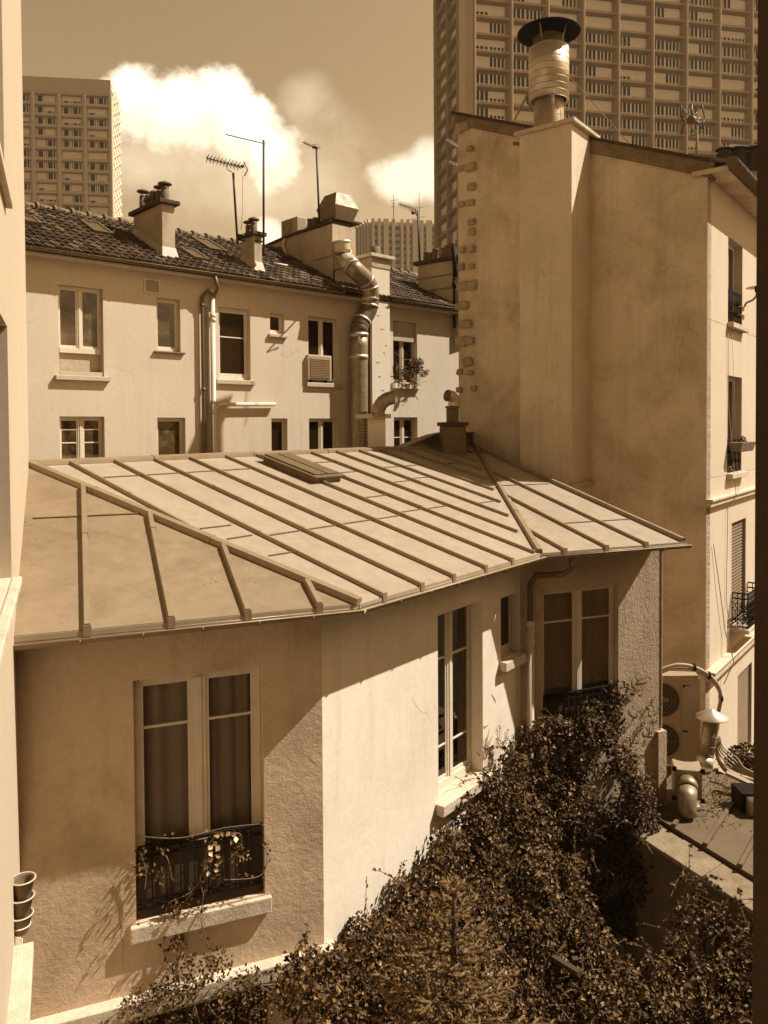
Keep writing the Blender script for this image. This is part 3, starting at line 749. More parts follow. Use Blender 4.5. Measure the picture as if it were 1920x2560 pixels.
# ---- tiled roof
WDT, ZR = 3.6, CZ+5.50
slA = math.atan2(ZR-ZG, WDT); upA = (-GA.m*math.cos(slA)+Vector((0, 0, math.sin(slA)))); nA = (GA.m*math.sin(slA)+Vector((0, 0, math.cos(slA))))
LR = WDT/math.cos(slA)
PA = GA.pt(0, ZG, 0)
def onA(s, l, h=0): return PA+GA.t*s+upA*l+nA*h
tw, tl = .20, .30
mb = MB(); s_lo, s_hi = -2.6, sA1; ncol = int((s_hi-s_lo)/tw); nrow = int(LR/tl)
prof = [(0, 0), (.12, .045), (.28, .062), (.42, .034), (.5, -.01), (.62, .032), (.78, .042), (.92, .006)]
for j in range(nrow+1):
    l0 = j*tl-.04; l1 = min((j+1)*tl+.03, LR+.02)
    for i in range(ncol):
        b = len(mb.v); jx = random.uniform(-.006, .006); jh = random.uniform(-.004, .008)
        pr = prof+[(1.0, 0.0)]
        for f, h in pr: mb.v.append(onA(s_lo+(i+f)*tw+jx, l0, h+.055+jh))
        for f, h in pr: mb.v.append(onA(s_lo+(i+f)*tw+jx, l1, h+.012))
        for f, h in pr: mb.v.append(onA(s_lo+(i+f)*tw+jx, l0, h+.005))
        n = len(pr)
        for q in range(n-1):
            mb.f.append((b+q, b+q+1, b+n+q+1, b+n+q)); mb.sm.append(False)
            mb.f.append((b+2*n+q, b+2*n+q+1, b+q+1, b+q)); mb.sm.append(False)
def tilemat():
    m, t, b = newmat('clay_roof_tile')
    geo = t.nodes.new('ShaderNodeNewGeometry')
    c = ramp(t, geo.outputs['Random Per Island'], [(0., sep(.055)), (.5, sep(.10)), (.85, sep(.17)), (1., sep(.32))])
    c = mixc(1.0, c, ramp(t, noise(1.1, 5, .6, geo.outputs['Position'], t), [(.3, .6), (.7, 1.25)]), t, 'MULTIPLY')
    c = mixc(1.0, c, ramp(t, noise(30, 3, .6, geo.outputs['Position'], t), [(.3, .7), (.7, 1.2)]), t, 'MULTIPLY')
    t.links.new(c, b.inputs['Base Color']); b.inputs['Roughness'].default_value = .8; return m
M['tile'] = tilemat()
troof = mb.build('tiled_roof', M['tile'], rear, recalc=False)
mb = MB(); mb.slab([onA(s_lo-.3, -.02, -.02), onA(s_hi, -.02, -.02), onA(s_hi, LR, -.02), onA(s_lo-.3, LR, -.02)], .05)
mb.slab([onA(s_lo-.3, LR, -.0)+Vector((0, 0, 0)), onA(s_hi, LR), onA(s_hi, LR)-GA.m*3.6-Vector((0, 0, 1.78)), onA(s_lo-.3, LR)-GA.m*3.6-Vector((0, 0, 1.78))], .05)
mb.build('roof_deck', M['room'], rear)
mb = MB(); s = s_lo-.3; 
while s < s_hi:
    a = onA(s, LR-.02, .02); b2 = onA(s+.46, LR-.02, .0)
    mb.tube([a, b2], [.135, .115], 10); mb.tube([a-GA.t*.02, a+GA.t*.05], .155, 10); s += .43
mb.build('ridge_tiles', M['clay'], rear)
gutter('gutter', [GA.pt(s_lo-.3, ZG+.0, .04), GA.pt(GA.s(858, 730), ZG+.0, .04)], M['zinc_dk'], rear, .06)
gutter('gutter', [GA.pt(GA.s(976, 745), ZG+.0, .04), GA.pt(sA1, ZG+.0, .04)], M['zinc_dk'], rear, .06)
def onroof(px, py, h=0): return hitp(px, py, PA+nA*h, nA)
# roof windows
def roofwin(px, py, ws, hl):
    p = onroof(px, py, .1); s = (p-PA).dot(GA.t); l = (p-PA).dot(upA)
    m = MB()
    for (a, b_, c, d) in ((s, s+ws, l, l+.06), (s, s+ws, l+hl-.06, l+hl), (s, s+.06, l+.06, l+hl-.06), (s+ws-.06, s+ws, l+.06, l+hl-.06)):
        m.hexa([onA(a, c, .03), onA(b_, c, .03), onA(b_, d, .03), onA(a, d, .03), onA(a, c, .15), onA(b_, c, .15), onA(b_, d, .15), onA(a, d, .15)])
    w = m.build('skylight', M['zinc_dk'], troof)
    m = MB(); m.hexa([onA(s+.06, l+.06, .09), onA(s+ws-.06, l+.06, .09), onA(s+ws-.06, l+hl-.06, .09), onA(s+.06, l+hl-.06, .09), onA(s+.06, l+.06, .13), onA(s+ws-.06, l+.06, .13), onA(s+ws-.06, l+hl-.06, .13), onA(s+.06, l+hl-.06, .13)])
    m.build('pane', M['glass_sky'], w)
gm, gt, gb = newmat('skylight_glass'); gb.inputs['Base Color'].default_value = (*sep(.10), 1); gb.inputs['Roughness'].default_value = .18; M['glass_sky'] = gm
roofwin(236, 580, .48, 1.0); roofwin(525, 624, .55, 1.15); roofwin(487, 646, .42, .9); roofwin(66, 556, .35, .6)
# ---- chimneys on the tiled roof
def pot(c, r, h, kind, parent):
    m = MB()
    if kind == 'plain': m.lathe(c, [(r, 0), (r*.86, h*.9), (r*.95, h*.92), (r*.95, h), (r*.6, h)], 14)
    elif kind == 'bell': m.lathe(c, [(r*.95, 0), (r*.9, h*.5), (r*1.15, h*.5), (r*.85, h*.92), (r*.55, h), (0.01, h)], 14)
    elif kind == 'hat':
        m.lathe(c, [(r*.85, 0), (r*.78, h*.8), (r*.7, h*.8)], 14)
        m.lathe(c+Vector((0, 0, h)), [(r*1.35, 0), (r*1.3, .03), (.01, .09)], 16); m.lathe(c+Vector((0, 0, h)), [(.01, .01), (r*1.35, 0)], 16)
        for a in range(3): 
            d = Vector((math.cos(a*2.1), math.sin(a*2.1), 0))*r*.65; m.tube([c+d+Vector((0, 0, h*.75)), c+d+Vector((0, 0, h+.01))], .012, 4)
    m.build('chimney_pot', M['clay'], parent)
def chimney(px, pyb, pxr, pytop, depth, pots, capex=.10, name='chimney', mat='Chim', flare=.0):
    """front face lower-left at px,pyb on the tiles, right edge at pxr, going depth up the slope"""
    p = onroof(px, pyb, 0); s0 = (p-PA).dot(GA.t); l = (p-PA).dot(upA)
    W = Wall((p.x, p.y), HA); s1 = W.s(pxr, pyb-30)
    zt = W.z(px, pytop); zb = p.z-.3
    m = MB(); m.wbox(W, 0, s1, zb, zt, -depth, 0); c = m.build(name, M[mat], rear, .012)
    m = MB()                                     # mortar flaring at the foot
    P = W.pt
    m.hexa([P(-.05, p.z-.05, .10), P(s1+.07, p.z-.05, .10), P(s1+.07, p.z-.05, 0), P(-.05, p.z-.05, 0), P(0, p.z+.28, .012), P(s1+.01, p.z+.28, .012), P(s1+.01, p.z+.28, -.02), P(0, p.z+.28, -.02)])
    dz = (ZR-ZG)/WDT
    m.hexa([P(-.10, p.z-.1, 0), P(.0, p.z-.1, 0), P(.0, p.z-.1+depth*dz, -depth), P(-.10, p.z-.1+depth*dz, -depth), P(-.008, p.z+.26, 0), P(.0, p.z+.26, 0), P(.0, p.z+.26+depth*dz, -depth), P(-.008, p.z+.26+depth*dz, -depth)])
    m.build('mortar_skirt', M['cream'], c)
    m = MB(); m.wbox(W, -capex, s1+capex, zt, zt+.10, -depth-capex, capex); m.build('cap_slab', M['soot'], c, .015)
    for f, q, r_, h_, kind in pots: pot(P(s1*q, zt+.09, -depth*f), r_, h_, kind, c)
    return c, W, s1, zt
cA, WcA, s1A, ztA = chimney(406, 645, 438, 508, 1.55, [(.10, .5, .125, .42, 'hat'), (.28, .5, .11, .40, 'hat'), (.46, .5, .13, .40, 'bell'), (.64, .5, .13, .36, 'bell'), (.86, .5, .12, .50, 'hat')])
cB, WcB, s1B, ztB = chimney(636, 680, 655, 588, .62, [(.3, .5, .11, .36, 'hat'), (.7, .5, .11, .33, 'hat')], .10)
# long party wall rising up the slope, with slab, pots and unit
p = onroof(833, 706, 0); WP = Wall((p.x, p.y), HA); s1P = WP.s(877, 640)
side = Wall((p.x, p.y), HA-90)                   # runs up the slope away from the gutter
def sz(px, py): return side.hit(px, py)
q_near, q_far = 0, side.s(662, 622)
ztn = side.z(806, 566)
zl = side.z(662, 619)
m = MB(); P = side.pt
sk = side.s(715, 590); zk = side.z(715, 596)
prf = [(0, p.z-.4), (q_far, p.z-.4+.4), (q_far, zl), (sk, zk), (side.s(806, 566), ztn), (0, ztn)]
m.slab([P(a, z) for a, z in prf], s1P, side.m)
party = m.build('party_wall', M['Chim'], rear)
ms_ = side.s(806, 566)
m = MB(); m.bar(P(sk-.02, zk+.0, s1P/2), P(0, ztn+.02, s1P/2), s1P+.16, .07); m.bar(P(q_far, zl, s1P/2), P(sk, zk, s1P/2), s1P+.12, .07); m.build('coping_slab', M['soot'], party, .01)
def side_top(px): 
    a = side.s(px, 585); f = max(0, min(1, (a-sk)/(0-sk))); return a, zk+(ztn-zk)*f+.08
for px, r_, h_, kind in ((738, .12, .33, 'bell'), (757, .12, .38, 'plain'), (771, .12, .36, 'plain')):
    a, z = side_top(px); pot(P(a, z, s1P*.45), r_, h_, kind, party)
a, z = side_top(789); m = MB(); m.lathe(P(a, z, s1P*.4), [(.07, 0), (.07, .2), (.10, .24), (.10, .3), (.14, .32), (.15, .44), (.08, .50), (.01, .5)], 14); m.build('white_cowl', M['white'], party)
# galvanised pale patch at the foot of the party wall
m = MB(); z1_ = WP.z(838, 633); b0 = WP.z(815, 709)
m.add([WP.pt(WP.s(834, 633), z1_, .03), WP.pt(-.08, p.z+.0, .18), WP.pt(s1P+.12, p.z-.06, .18), WP.pt(s1P*.75, z1_-.32, .03)], [(0, 1, 2, 3)])
m.add([WP.pt(WP.s(834, 633), z1_, -.01), WP.pt(-.08, p.z+.0, -.01), WP.pt(s1P+.12, p.z-.06, -.01), WP.pt(s1P*.75, z1_-.32, -.01)], [(3, 2, 1, 0)])
m.build('flashing', M['white'], party)
# tall square head under the hood
m = MB(); hz0 = p.z; hz1 = WP.z(838, 562); m.wbox(WP, -.04, s1P+.17, WP.z(838, 640), hz1, -.9, .02); m.build('flue_head', M['Chim'], party, .01)
# ventilation hood
hood = thing('roof_ventilation_hood', 'big faceted sheet metal ventilation hood on the end of the party wall', 'ventilation hood', WP.pt(s1P/2, hz1, -.4))
k = (WP.pt(0, 0).y)/1940
hc = WP.pt(s1P/2, 0, -.42)
def hx(w_, d_, z): return [WP.pt(s1P/2+.19+a*w_, z, -.42+b*d_) for a, b in ((-1, 1), (1, 1), (1, -1), (-1, -1))]
zA, zB_, zC_, zD_ = WP.z(860, 553), WP.z(860, 541), WP.z(860, 514), WP.z(856, 484)
def frus(m, w0, d0, z0, w1, d1, z1): m.hexa(hx(w0, d0, z0)+hx(w1, d1, z1))
m = MB(); frus(m, .50, .50, zA-.0, .50, .50, zA+.05); m.build('base_plate', M['soot'], hood)
m = MB(); frus(m, .32, .32, zA+.05, .45, .45, zC_-.02); frus(m, .45, .45, zC_-.02, .27, .28, zD_+.06); m.build('hood_body', M['zinc_dk3'], hood, .006)
# exhaust duct: down from the hood, elbow, then down the facade
duct = thing('exhaust_duct', 'thick galvanised exhaust duct snaking down the rear facade beside the chimney breast', 'duct', (WA.pt(WA.s(897, 1000), 0, .4).x, WA.pt(WA.s(897, 1000), 0, .4).y, 0))
dW = WA.off(.40); kk = 22.5*(dW.pt(dW.s(897, 900), 0).y)/1940
def dpt(px, py, o): w = WA.off(o); a, z = w.hit(px, py); return w.pt(a, z)
fw = WP.off(.25)
def fpt(px, py): a, z = fw.hit(px, py); return fw.pt(a, z)
path = [fpt(854, 606), fpt(857, 632), fpt(864, 650), dpt(880, 668, .62), dpt(897, 684, .55), dpt(913, 700, .47), dpt(923, 718, .42), dpt(925, 740, .38), dpt(924, 762, .34), dpt(917, 782, .30), dpt(906, 800, .28), dpt(899, 816, .27), dpt(897.5, 836, .27), dpt(897, 1000, .27), dpt(897, 1180, .27)]
segs = []
for i0, i1 in ((0, 1), (1, 3), (3, 5), (5, 6), (6, 8), (8, 10), (10, 12), (12, 14)):
    segs.append(path[i0:i1+1])
mats = ['galv', 'galv', 'galv_dull', 'galv_dull', 'galv_dull', 'zinc_dk', 'zinc_dk', 'galv_dull']
def smooth(pp, n=4):
    out = []
    for i in range(len(pp)-1):
        p0 = pp[max(i-1, 0)]; p1 = pp[i]; p2 = pp[i+1]; p3 = pp[min(i+2, len(pp)-1)]
        for t in range(n):
            t /= n; out.append(.5*((2*p1)+(p2-p0)*t+(2*p0-5*p1+4*p2-p3)*t*t+(3*p1-p0-3*p2+p3)*t*t*t))
    return out+[pp[-1]]
path_s = smooth(path, 4)
for sg, mt in zip(segs, mats):
    k0 = path.index(sg[0]); k1 = path.index(sg[-1]); fine = path_s[k0*4:k1*4+1]
    m = MB(); m.tube(fine, kk, 26); m.build('duct_section', M[mt], duct)
    d = (fine[1]-fine[0]).normalized(); m = MB(); m.tube([sg[0]-d*.03, sg[0]+d*.04], kk*1.05, 26); m.build('duct_band', M['galv'], duct)
m = MB()
for py in (748, 838, 893): q = dpt(924 if py < 800 else 897, py, .36 if py < 800 else .27); m.tube([q-Vector((0, 0, .06)), q+Vector((0, 0, .06))], kk*1.05, 22)
m.build('duct_band', M['galv'], duct)
m = MB(); m.tube([onroof(834, 705, .1), dpt(836, 676, 1.0), dpt(862, 668, 1.0)], .02, 5); m.build('duct_stay', M['iron'], duct)
# pale chimney breast on the facade
W4 = WA.off(.28); c0_, c1_ = W4.s(930, 850), W4.s(975, 850)
z0_, z1_ = W4.z(930, 1040), W4.z(930, 642)
m = MB(); m.wbox(WA, c0_, c1_, z0_, z1_, -.45, .28); st = m.build('chimney_breast', M['A2'], rear, .006)
m = MB(); m.wbox(WA, c0_-.10, c1_+.14, z1_, z1_+.10, -.6, .38); m.build('cap_slab', M['stone'], st, .012)
zsm = z1_+.1; m = MB(); m.wbox(WA, c0_-.01, c1_+.01, z1_-.28, z1_-.001, -.46, .30); m.build('stack_neck', M['Chim'], st, .006)
cc = WA.pt((c0_+c1_)/2+.05, zsm, .0); m = MB(); m.lathe(cc, [(.12, 0), (.14, .28), (.12, .28)], 14); m.build('chimney_pot', M['clay'], st)
for px_, py_, w_, h_ in ((946, 788, 9, 3), (956, 822, 12, 3), (962, 880, 8, 8), (950, 940, 10, 5), (945, 905, 12, 3), (957, 975, 10, 4), (966, 862, 6, 5)):
    a, z = W4.hit(px_, py_); kq = W4.pt(a, 0).y/1940; m = MB()
    m.slab([W4.pt(a-w_*kq*.7, z, .004), W4.pt(a, z-h_*kq, .004), W4.pt(a+w_*kq*.6, z-h_*kq*.3, .004), W4.pt(a+w_*kq*.3, z+h_*kq*.5, .012), W4.pt(a-w_*kq*.2, z+h_*kq*.2, .012)], .01, -WA.m); m.build('plaster_flake', M['F2'], st)
# brick flue strip between duct and breast
m = MB(); m.wbox(WA, c0_-.18, c0_-.003, z0_-1.2, WA.z(922, 800), 0.005, .2); m.build('brick_flue', M['clay'], rear)
# the party chimney at the far right end
q_ = at(1045, 700, 25.9); Wr = Wall((q_.x, q_.y), 127.6); Lr = Wr.s(1150, 700)
zt0 = Wr.z(1045, 664)
m = MB(); m.wbox(Wr, 0, Lr, ZG-1.0, zt0, -.55, 0); rc = m.build('end_chimney', M['Chim'], rear, .012)
m = MB(); m.wbox(Wr, -.12, Lr+.1, zt0, zt0+.12, -.65, .12); m.build('cap_slab', M['soot'], rc, .01)
for dz in (.42, .85):
    m = MB(); m.wbox(Wr, -.04, Lr+.03, zt0-dz-.05, zt0-dz, -.58, .035); m.build('moulding', M['stone_dk'], rc, .006)
for px, h_ in ((1056, .34), (1067, .30), (1078, .40), (1101, .38), (1109, .44), (1119, .52)):
    pot(Wr.pt(Wr.s(px, 650), zt0+.11, -.25), .12, h_, 'plain', rc)
m = MB(); q = Wr.pt(Wr.s(1141, 700), 0, .14); m.tube([q+Vector((0, 0, zt0-2.2)), q+Vector((0, 0, zt0+.1))], .045, 8); m.tube([q+Vector((0, 0, zt0-.9)), q+Vector((0, 0, zt0-.75))], .07, 8); m.tube([q+Vector((.03, -.1, zt0-.6)), q+Vector((-.02, -.1, zt0+.35))], [.05, .08], 8); m.build('flue_pipe', M['iron'], rc)
# downpipes on the facade
m = MB(); s_ = WA.s(533, 900, .1); P = lambda a, z, o: WA.pt(a, z, o)
m.tube([P(s_, .2, .10), P(s_, WA.z(533, 728), .10)], .058, 14)
for y_ in (728, 800, 1004, 1030, 790): 
    zz = WA.z(533, y_, .1); m.tube([P(s_, zz-.05, .10), P(s_, zz+.05, .10)], .07, 14)
zz = WA.z(545, 1011, .1); e = WA.s(688, 1011, .1)
m.tube([P(s_, zz-.18, .10), P(s_+.12, zz-.03, .10), P(s_+.2, zz, .10), P(e, zz+.03, .10)], .05, 12)
m.build('white_drainpipe', M['pvc'], rear)
m = MB(); s2 = WA.s(507, 850, .08); zz = WA.z(507, 735, .08)
m.tube([GA.pt(GA.s(535, 700), ZG-.06, .04), P(WA.s(535, 715, .1), ZG-.32, .28), P(WA.s(533, 715, .1), ZG-.5, .16), P(s2+.12, zz+.08, .09), P(s2, zz-.08, .08), P(s2, .2, .08)], .045, 10)
for y_ in (763, 973): z_ = WA.z(507, y_, .08); m.tube([P(s2, z_-.03, .08), P(s2, z_+.03, .08)], .06, 10)
m.tube([P(s2+.12, zz-.3, .05), P(s2+.12, .2, .05)], .018, 6)
m.build('dark_drainpipe', M['zinc_dk'], rear)
# vent grille
r = rect(WA, 359, 399, 695, 731); vz = thing('vent_grille', 'square pale louvred vent grille under the eaves of the rear building', 'vent', WA.pt(r[0], r[2], 0))
m = MB(); m.wbox(WA, r[0], r[1], r[2], r[2]+.03, 0.002, .03); m.wbox(WA, r[0], r[1], r[3]-.03, r[3], 0.002, .03); m.wbox(WA, r[0], r[0]+.03, r[2]+.03, r[3]-.03, 0.002, .03); m.wbox(WA, r[1]-.03, r[1], r[2]+.03, r[3]-.03, 0.002, .03)
m.build('frame', M['white'], vz)
m = MB()
for i in range(6):
    z = r[2]+.03+(r[3]-r[2]-.06)*(i+.2)/6; m.hexa([WA.pt(r[0]+.03, z, .025), WA.pt(r[1]-.03, z, .025), WA.pt(r[1]-.03, z+.005, .025), WA.pt(r[0]+.03, z+.005, .025), WA.pt(r[0]+.03, z+.03, .004), WA.pt(r[1]-.03, z+.03, .004), WA.pt(r[1]-.03, z+.034, .004), WA.pt(r[0]+.03, z+.034, .004)])
m.build('slats', M['cream'], vz)
# box air conditioner in front of window five
def rect2(W, x0, x1, y0, y1): return (W.s(x0, (y0+y1)/2), W.s(x1, (y0+y1)/2), W.z((x0+x1)/2, y1), W.z((x0+x1)/2, y0))
W5 = WA.off(.10); r = rect2(W5, 771, 829, 888, 950)
ac = thing('window_air_conditioner', 'boxy air conditioner on the sill of the upper window next to the exhaust duct', 'air conditioner', WA.pt(r[0], r[2], .05))
m = MB(); m.wbox(WA, r[0], r[1], r[2], r[3], -.15, .10); m.build('casing', M['cream'], ac, .01)
m = MB(); m.wbox(WA, r[0]+.05, r[1]-.05, r[2]+.05, r[3]-.05, .10, .108)
for i in range(12): z = r[2]+.06+(r[3]-r[2]-.14)*i/12; m.wbox(WA, r[0]+.06, r[1]-.06, z, z+.012, .108, .122)
m.build('grille', M['conc'], ac)
m = MB(); m.wbox(WA, r[0]+.12, r[0]+.15, r[2]-.1, r[2], -.05, .06); m.wbox(WA, r[1]-.15, r[1]-.12, r[2]-.1, r[2], -.05, .06); m.build('bracket', M['iron'], ac)
# drying rack with flowers at window six
r = RR['W6']; W6 = WA.off(.14)
rk = thing('window_drying_rack', 'wire drying rack with hanging rungs in front of the window right of the chimney breast', 'drying rack', WA.pt(r[0], r[2], .14))
m = MB(); P = WA.pt
for i in range(7):
    m.tube([P(r[0]-.02, r[2]+.08+i*.05, .04+i*.04), P(r[1]+.02, r[2]+.02+i*.05, .04+i*.04)], .008, 4)
m.tube([P(r[0], r[2], .12), P(r[0]+.0, r[2]+.5, .16)], .01, 4); m.tube([P(r[0]+.05, r[2]+.62, .05), P(r[0]+.45, r[2]+.05, .25)], .009, 4); m.tube([P(r[1]-.1, r[2], .1), P(r[1]+.45, r[2]+.18, .3)], .007, 4)
m.tube([P(r[0]+.04, r[3]-.95, .02), P(r[0]+.4, r[3]-1.15, .06), P(r[1]-.05, r[3]-1.1, .06)], .008, 4)
m.tube([P(r[0], r[2]+.5, .14), P(r[1], r[2]+.48, .14)], .008, 4)
m.build('wires', M['antenna'], rk)
# ---- antennas
def yagi(name, label, base, top, armL, armdir, n, el, parent_group='television antennas on the roofs', coil=True, thick=.022, zig=False):
    t = thing(name, label, 'antenna', base, parent_group)
    m = MB(); m.tube([base, top], thick, 8); m.build('mast', M['pole'], t)
    d = Vector(armdir).normalized(); m = MB(); side_ = d.cross(Vector((0, 0, 1))).normalized()
    a = top+Vector((0, 0, .08)); e = a+d*armL; m.tube([a-d*.35, e], .013, 5)
    for i in range(n):
        c = a+d*(armL*(i+.4)/n); 
        if zig:
            for sg in (1, -1):
                m.tube([c+side_*el*sg+Vector((0, 0, el*.7)), c, c-side_*el*sg*.0+Vector((0, 0, -el*.7))+side_*el*sg], .010, 4)
        else: m.tube([c-side_*el, c+side_*el], .008, 4)
    m.build('boom', M['antenna'], t)
    if coil:
        m = MB(); c = a-d*.0; m.tube([c-d*.05-Vector((0, 0, .05)), c+d*.07+Vector((0, 0, .04))], .055, 8)
        for k_ in range(3): m.tube([c-d*.3+side_*(.25)*sg+Vector((0, 0, .3-.12*k_)) for sg in (-1, 1)], .008, 4)
        m.tube([c-d*.25, c-d*.3+Vector((0, 0, .35))], .012, 4); m.tube([c-d*.25, c-d*.35-Vector((0, 0, .35))], .010, 4)
        m.build('reflector', M['antenna'], t)
    return t
Ya = WcB.pt(0, 0).y
b_ = at(594, 600, Ya); t_ = at(583, 432, Ya)
armd = at(516, 395, Ya+.4)-at(608, 418, Ya-.1)
y1_ = thing('rooftop_antenna', 'television antenna with x-shaped elements on a mast left of the small chimney', 'antenna', b_)
m = MB(); m.tube([at(594, 612, Ya), t_], .030, 8); m.tube([at(592, 586, Ya), at(612, 588, Ya)], .02, 5); m.tube([at(593, 600, Ya), at(614, 602, Ya)], .02, 5); m.build('mast', M['pole'], y1_)
m = MB(); A_, B_ = at(516, 395, Ya+.3), at(607, 418, Ya); m.tube([A_, B_], .016, 6)
for i in range(10):
    c = A_+(B_-A_)*(i/10.5+.02)
    for sx, sz_ in ((1, 1), (1, -1)): m.tube([c+Vector((-.05*sx+.02, .06*sx, -.085*sz_)), c, c+Vector((.05*sx+.02, -.06*sx, .085*sz_))], .013, 4)
m.tube([at(565, 412, Ya), at(569, 424, Ya), at(580, 430, Ya)], .012, 5); m.build('boom', M['antenna'], y1_)
m = MB(); m.tube([at(603, 417, Ya), at(610, 414, Ya)], .04, 8); m.tube([at(609, 404, Ya), at(619, 425, Ya), at(611, 440, Ya)], .016, 5); m.build('reflector', M['antenna'], y1_)
m = MB(); m.tube([at(607, 440, Ya), at(606, 470, Ya), at(606, 530, Ya), at(603, 575, Ya)], .008, 4); m.build('cable', M['cable'], y1_)
y2_ = thing('mast_with_rod', 'tallest dark roof mast with one thin horizontal rod at its top', 'antenna', at(659, 620, Ya))
m = MB(); m.tube([at(659, 640, Ya), at(659, 350, Ya)], .030, 8); m.tube([at(656, 604, Ya), at(638, 602, Ya)], .02, 5); m.build('mast', M['pole'], y2_)
m = MB(); m.tube([at(564, 336, Ya+.5), at(664, 360, Ya)], .014, 5); m.build('rod', M['antenna'], y2_)
Yp = side.pt(side.s(799, 570), 0).y
y3_ = thing('party_wall_antenna', 'thin mast with a short antenna head standing beside the ventilation hood', 'antenna', at(799, 565, Yp))
m = MB(); m.tube([at(799, 572, Yp), at(791, 368, Yp)], .030, 8); m.build('mast', M['pole'], y3_)
m = MB(); m.tube([at(758, 356, Yp+.3), at(786, 368, Yp)], .016, 5); m.tube([at(781, 368, Yp), at(795, 368, Yp)], .045, 8)
for i in range(5): c = at(762+i*5, 357.5+i*2.2, Yp+.2); m.tube([c+Vector((0, .05, -.05)), c+Vector((0, -.05, .05))], .008, 4)
m.tube([at(782, 362, Yp), at(793, 360, Yp), at(801, 367, Yp), at(796, 373, Yp)], .008, 4); m.build('boom', M['antenna'], y3_)
Yq = 27.0
y4_ = thing('distant_yagi_antenna', 'antenna with short zigzag elements in front of the far apartment block', 'antenna', at(1049, 650, Yq))
m = MB(); m.tube([at(1050, 655, Yq), at(1044, 528, Yq)], .032, 8); m.build('mast', M['pole'], y4_)
m = MB(); A_, B_ = at(999, 511, Yq), at(1045, 526, Yq); m.tube([A_, B_], .016, 5)
for i in range(9):
    c = A_+(B_-A_)*(i/9.5)
    m.tube([c+Vector((-.06, .05, -.07)), c+Vector((.06, -.05, .09))], .011, 4); m.tube([c+Vector((-.05, .05, .08)), c+Vector((.06, -.05, -.06))], .011, 4)
m.tube([at(1039, 522, Yq), at(1040, 536, Yq), at(1046, 543, Yq)], .018, 5); m.tube([at(1033, 528, Yq), at(1033, 535, Yq)], .07, 6); m.build('boom', M['antenna'], y4_)
Yf = 320.0
for nm, lab, px, y0_, y1__, arms in (('far_mast', 'faint lattice antenna mast on the far block, left one', 984, 555, 487, ((501, 9), (509, 5), (516, 6))), ('far_mast', 'faint tall antenna mast on the far block with two long cross arms', 1048, 560, 480, ((520, 27), (544, 27)))):
    t = thing(nm, lab, 'antenna mast', at(px, y0_, Yf-30))
    m = MB(); m.tube([at(px, y0_, Yf-30), at(px, y1__, Yf-30)], .14, 5)
    for yy_, w_ in arms: m.tube([at(px-w_, yy_+w_*.25, Yf-30), at(px+w_, yy_-w_*.25, Yf-30)], .10, 4)
    m.build('lattice', M['antenna'], t)
# roof unit on the party wall
au = thing('rooftop_air_conditioner', 'pale air conditioning unit with a round fan on the party wall', 'air conditioner', side.pt(sk, zk, -.2))
fa = side.off(-.02)
sa_, sb_ = fa.s(703, 570), fa.s(743, 560); zb_, zt_ = fa.z(703, 593), fa.z(703, 554)
m = MB(); m.wbox(side, min(sa_, sb_), max(sa_, sb_), zb_, zt_, -.02, .32); m.build('casing', M['acbody'], au, .012)
m = MB(); cx_ = (sa_*.6+sb_*.4); cz_ = (zb_+zt_)/2
ring = [side.pt(cx_+math.cos(a/24*6.283)*.24, cz_+math.sin(a/24*6.283)*.24, -.03) for a in range(24)]; m.slab(ring, .008, side.m)
for rr_ in (.08, .16, .23): m.tube([side.pt(cx_+math.cos(a/24*6.283)*rr_, cz_+math.sin(a/24*6.283)*rr_, -.04) for a in range(25)], .008, 4)
m.build('fan_grille', M['conc'], au)
m = MB()
for o_ in (0, .06):
    m.tube([side.pt(side.s(717, 597)+o_, side.z(717, 597), -.06), side.pt(side.s(713, 615)+o_, side.z(713, 615), -.06), side.pt(side.s(722, 638)+o_, side.z(722, 638), -.08), side.pt(side.s(743, 660)+o_, side.z(743, 660), -.08), side.pt(side.s(738, 666)+o_, side.z(738, 665), -.12), onroof(715, 663, .12), onroof(684, 658, .12)], .028, 6)
m.build('refrigerant_pipes', M['white'], au)
# ================================================================== tall right building
HF = 127.6; HE = 37.6
FW = Wall((1.95, 19.9), HF); FW = Wall((at(1146, 700, 19.9).x, 19.9), HF)
sFE = FW.s(1767, 960)
pe = FW.pt(sFE, 0); EW = Wall((pe.x, pe.y), HE)
right = thing('tall_party_wall_building', 'tall right-hand building with a blank brown side wall and a bright sunlit window facade', 'building', (pe.x, pe.y, 0))
zF0 = FW.z(1146, 300); zF1 = FW.z(1767, 432)
def ftop(s): return zF0+(zF1-zF0)*s/sFE
m = MB(); m.slab([FW.pt(0, -.1), FW.pt(sFE, -.1), FW.pt(sFE, zF1), FW.pt(0, zF0)], .3, -FW.m); m.build('blank_side_wall', M['F'], right)
m = MB(); a, b = FW.pt(-.12, ftop(-.12)-.12, -.14), FW.pt(sFE+.05, ftop(sFE)-.12, -.14); m.bar(a, b, .42, .30); m.build('wall_coping', M['cope'], right, .015)
m = MB(); m.bar(FW.pt(-.15, ftop(0)+.18, -.14), FW.pt(sFE+.08, ftop(sFE)+.18, -.14), .52, .06); m.build('coping_tiles', M['soot'], right)
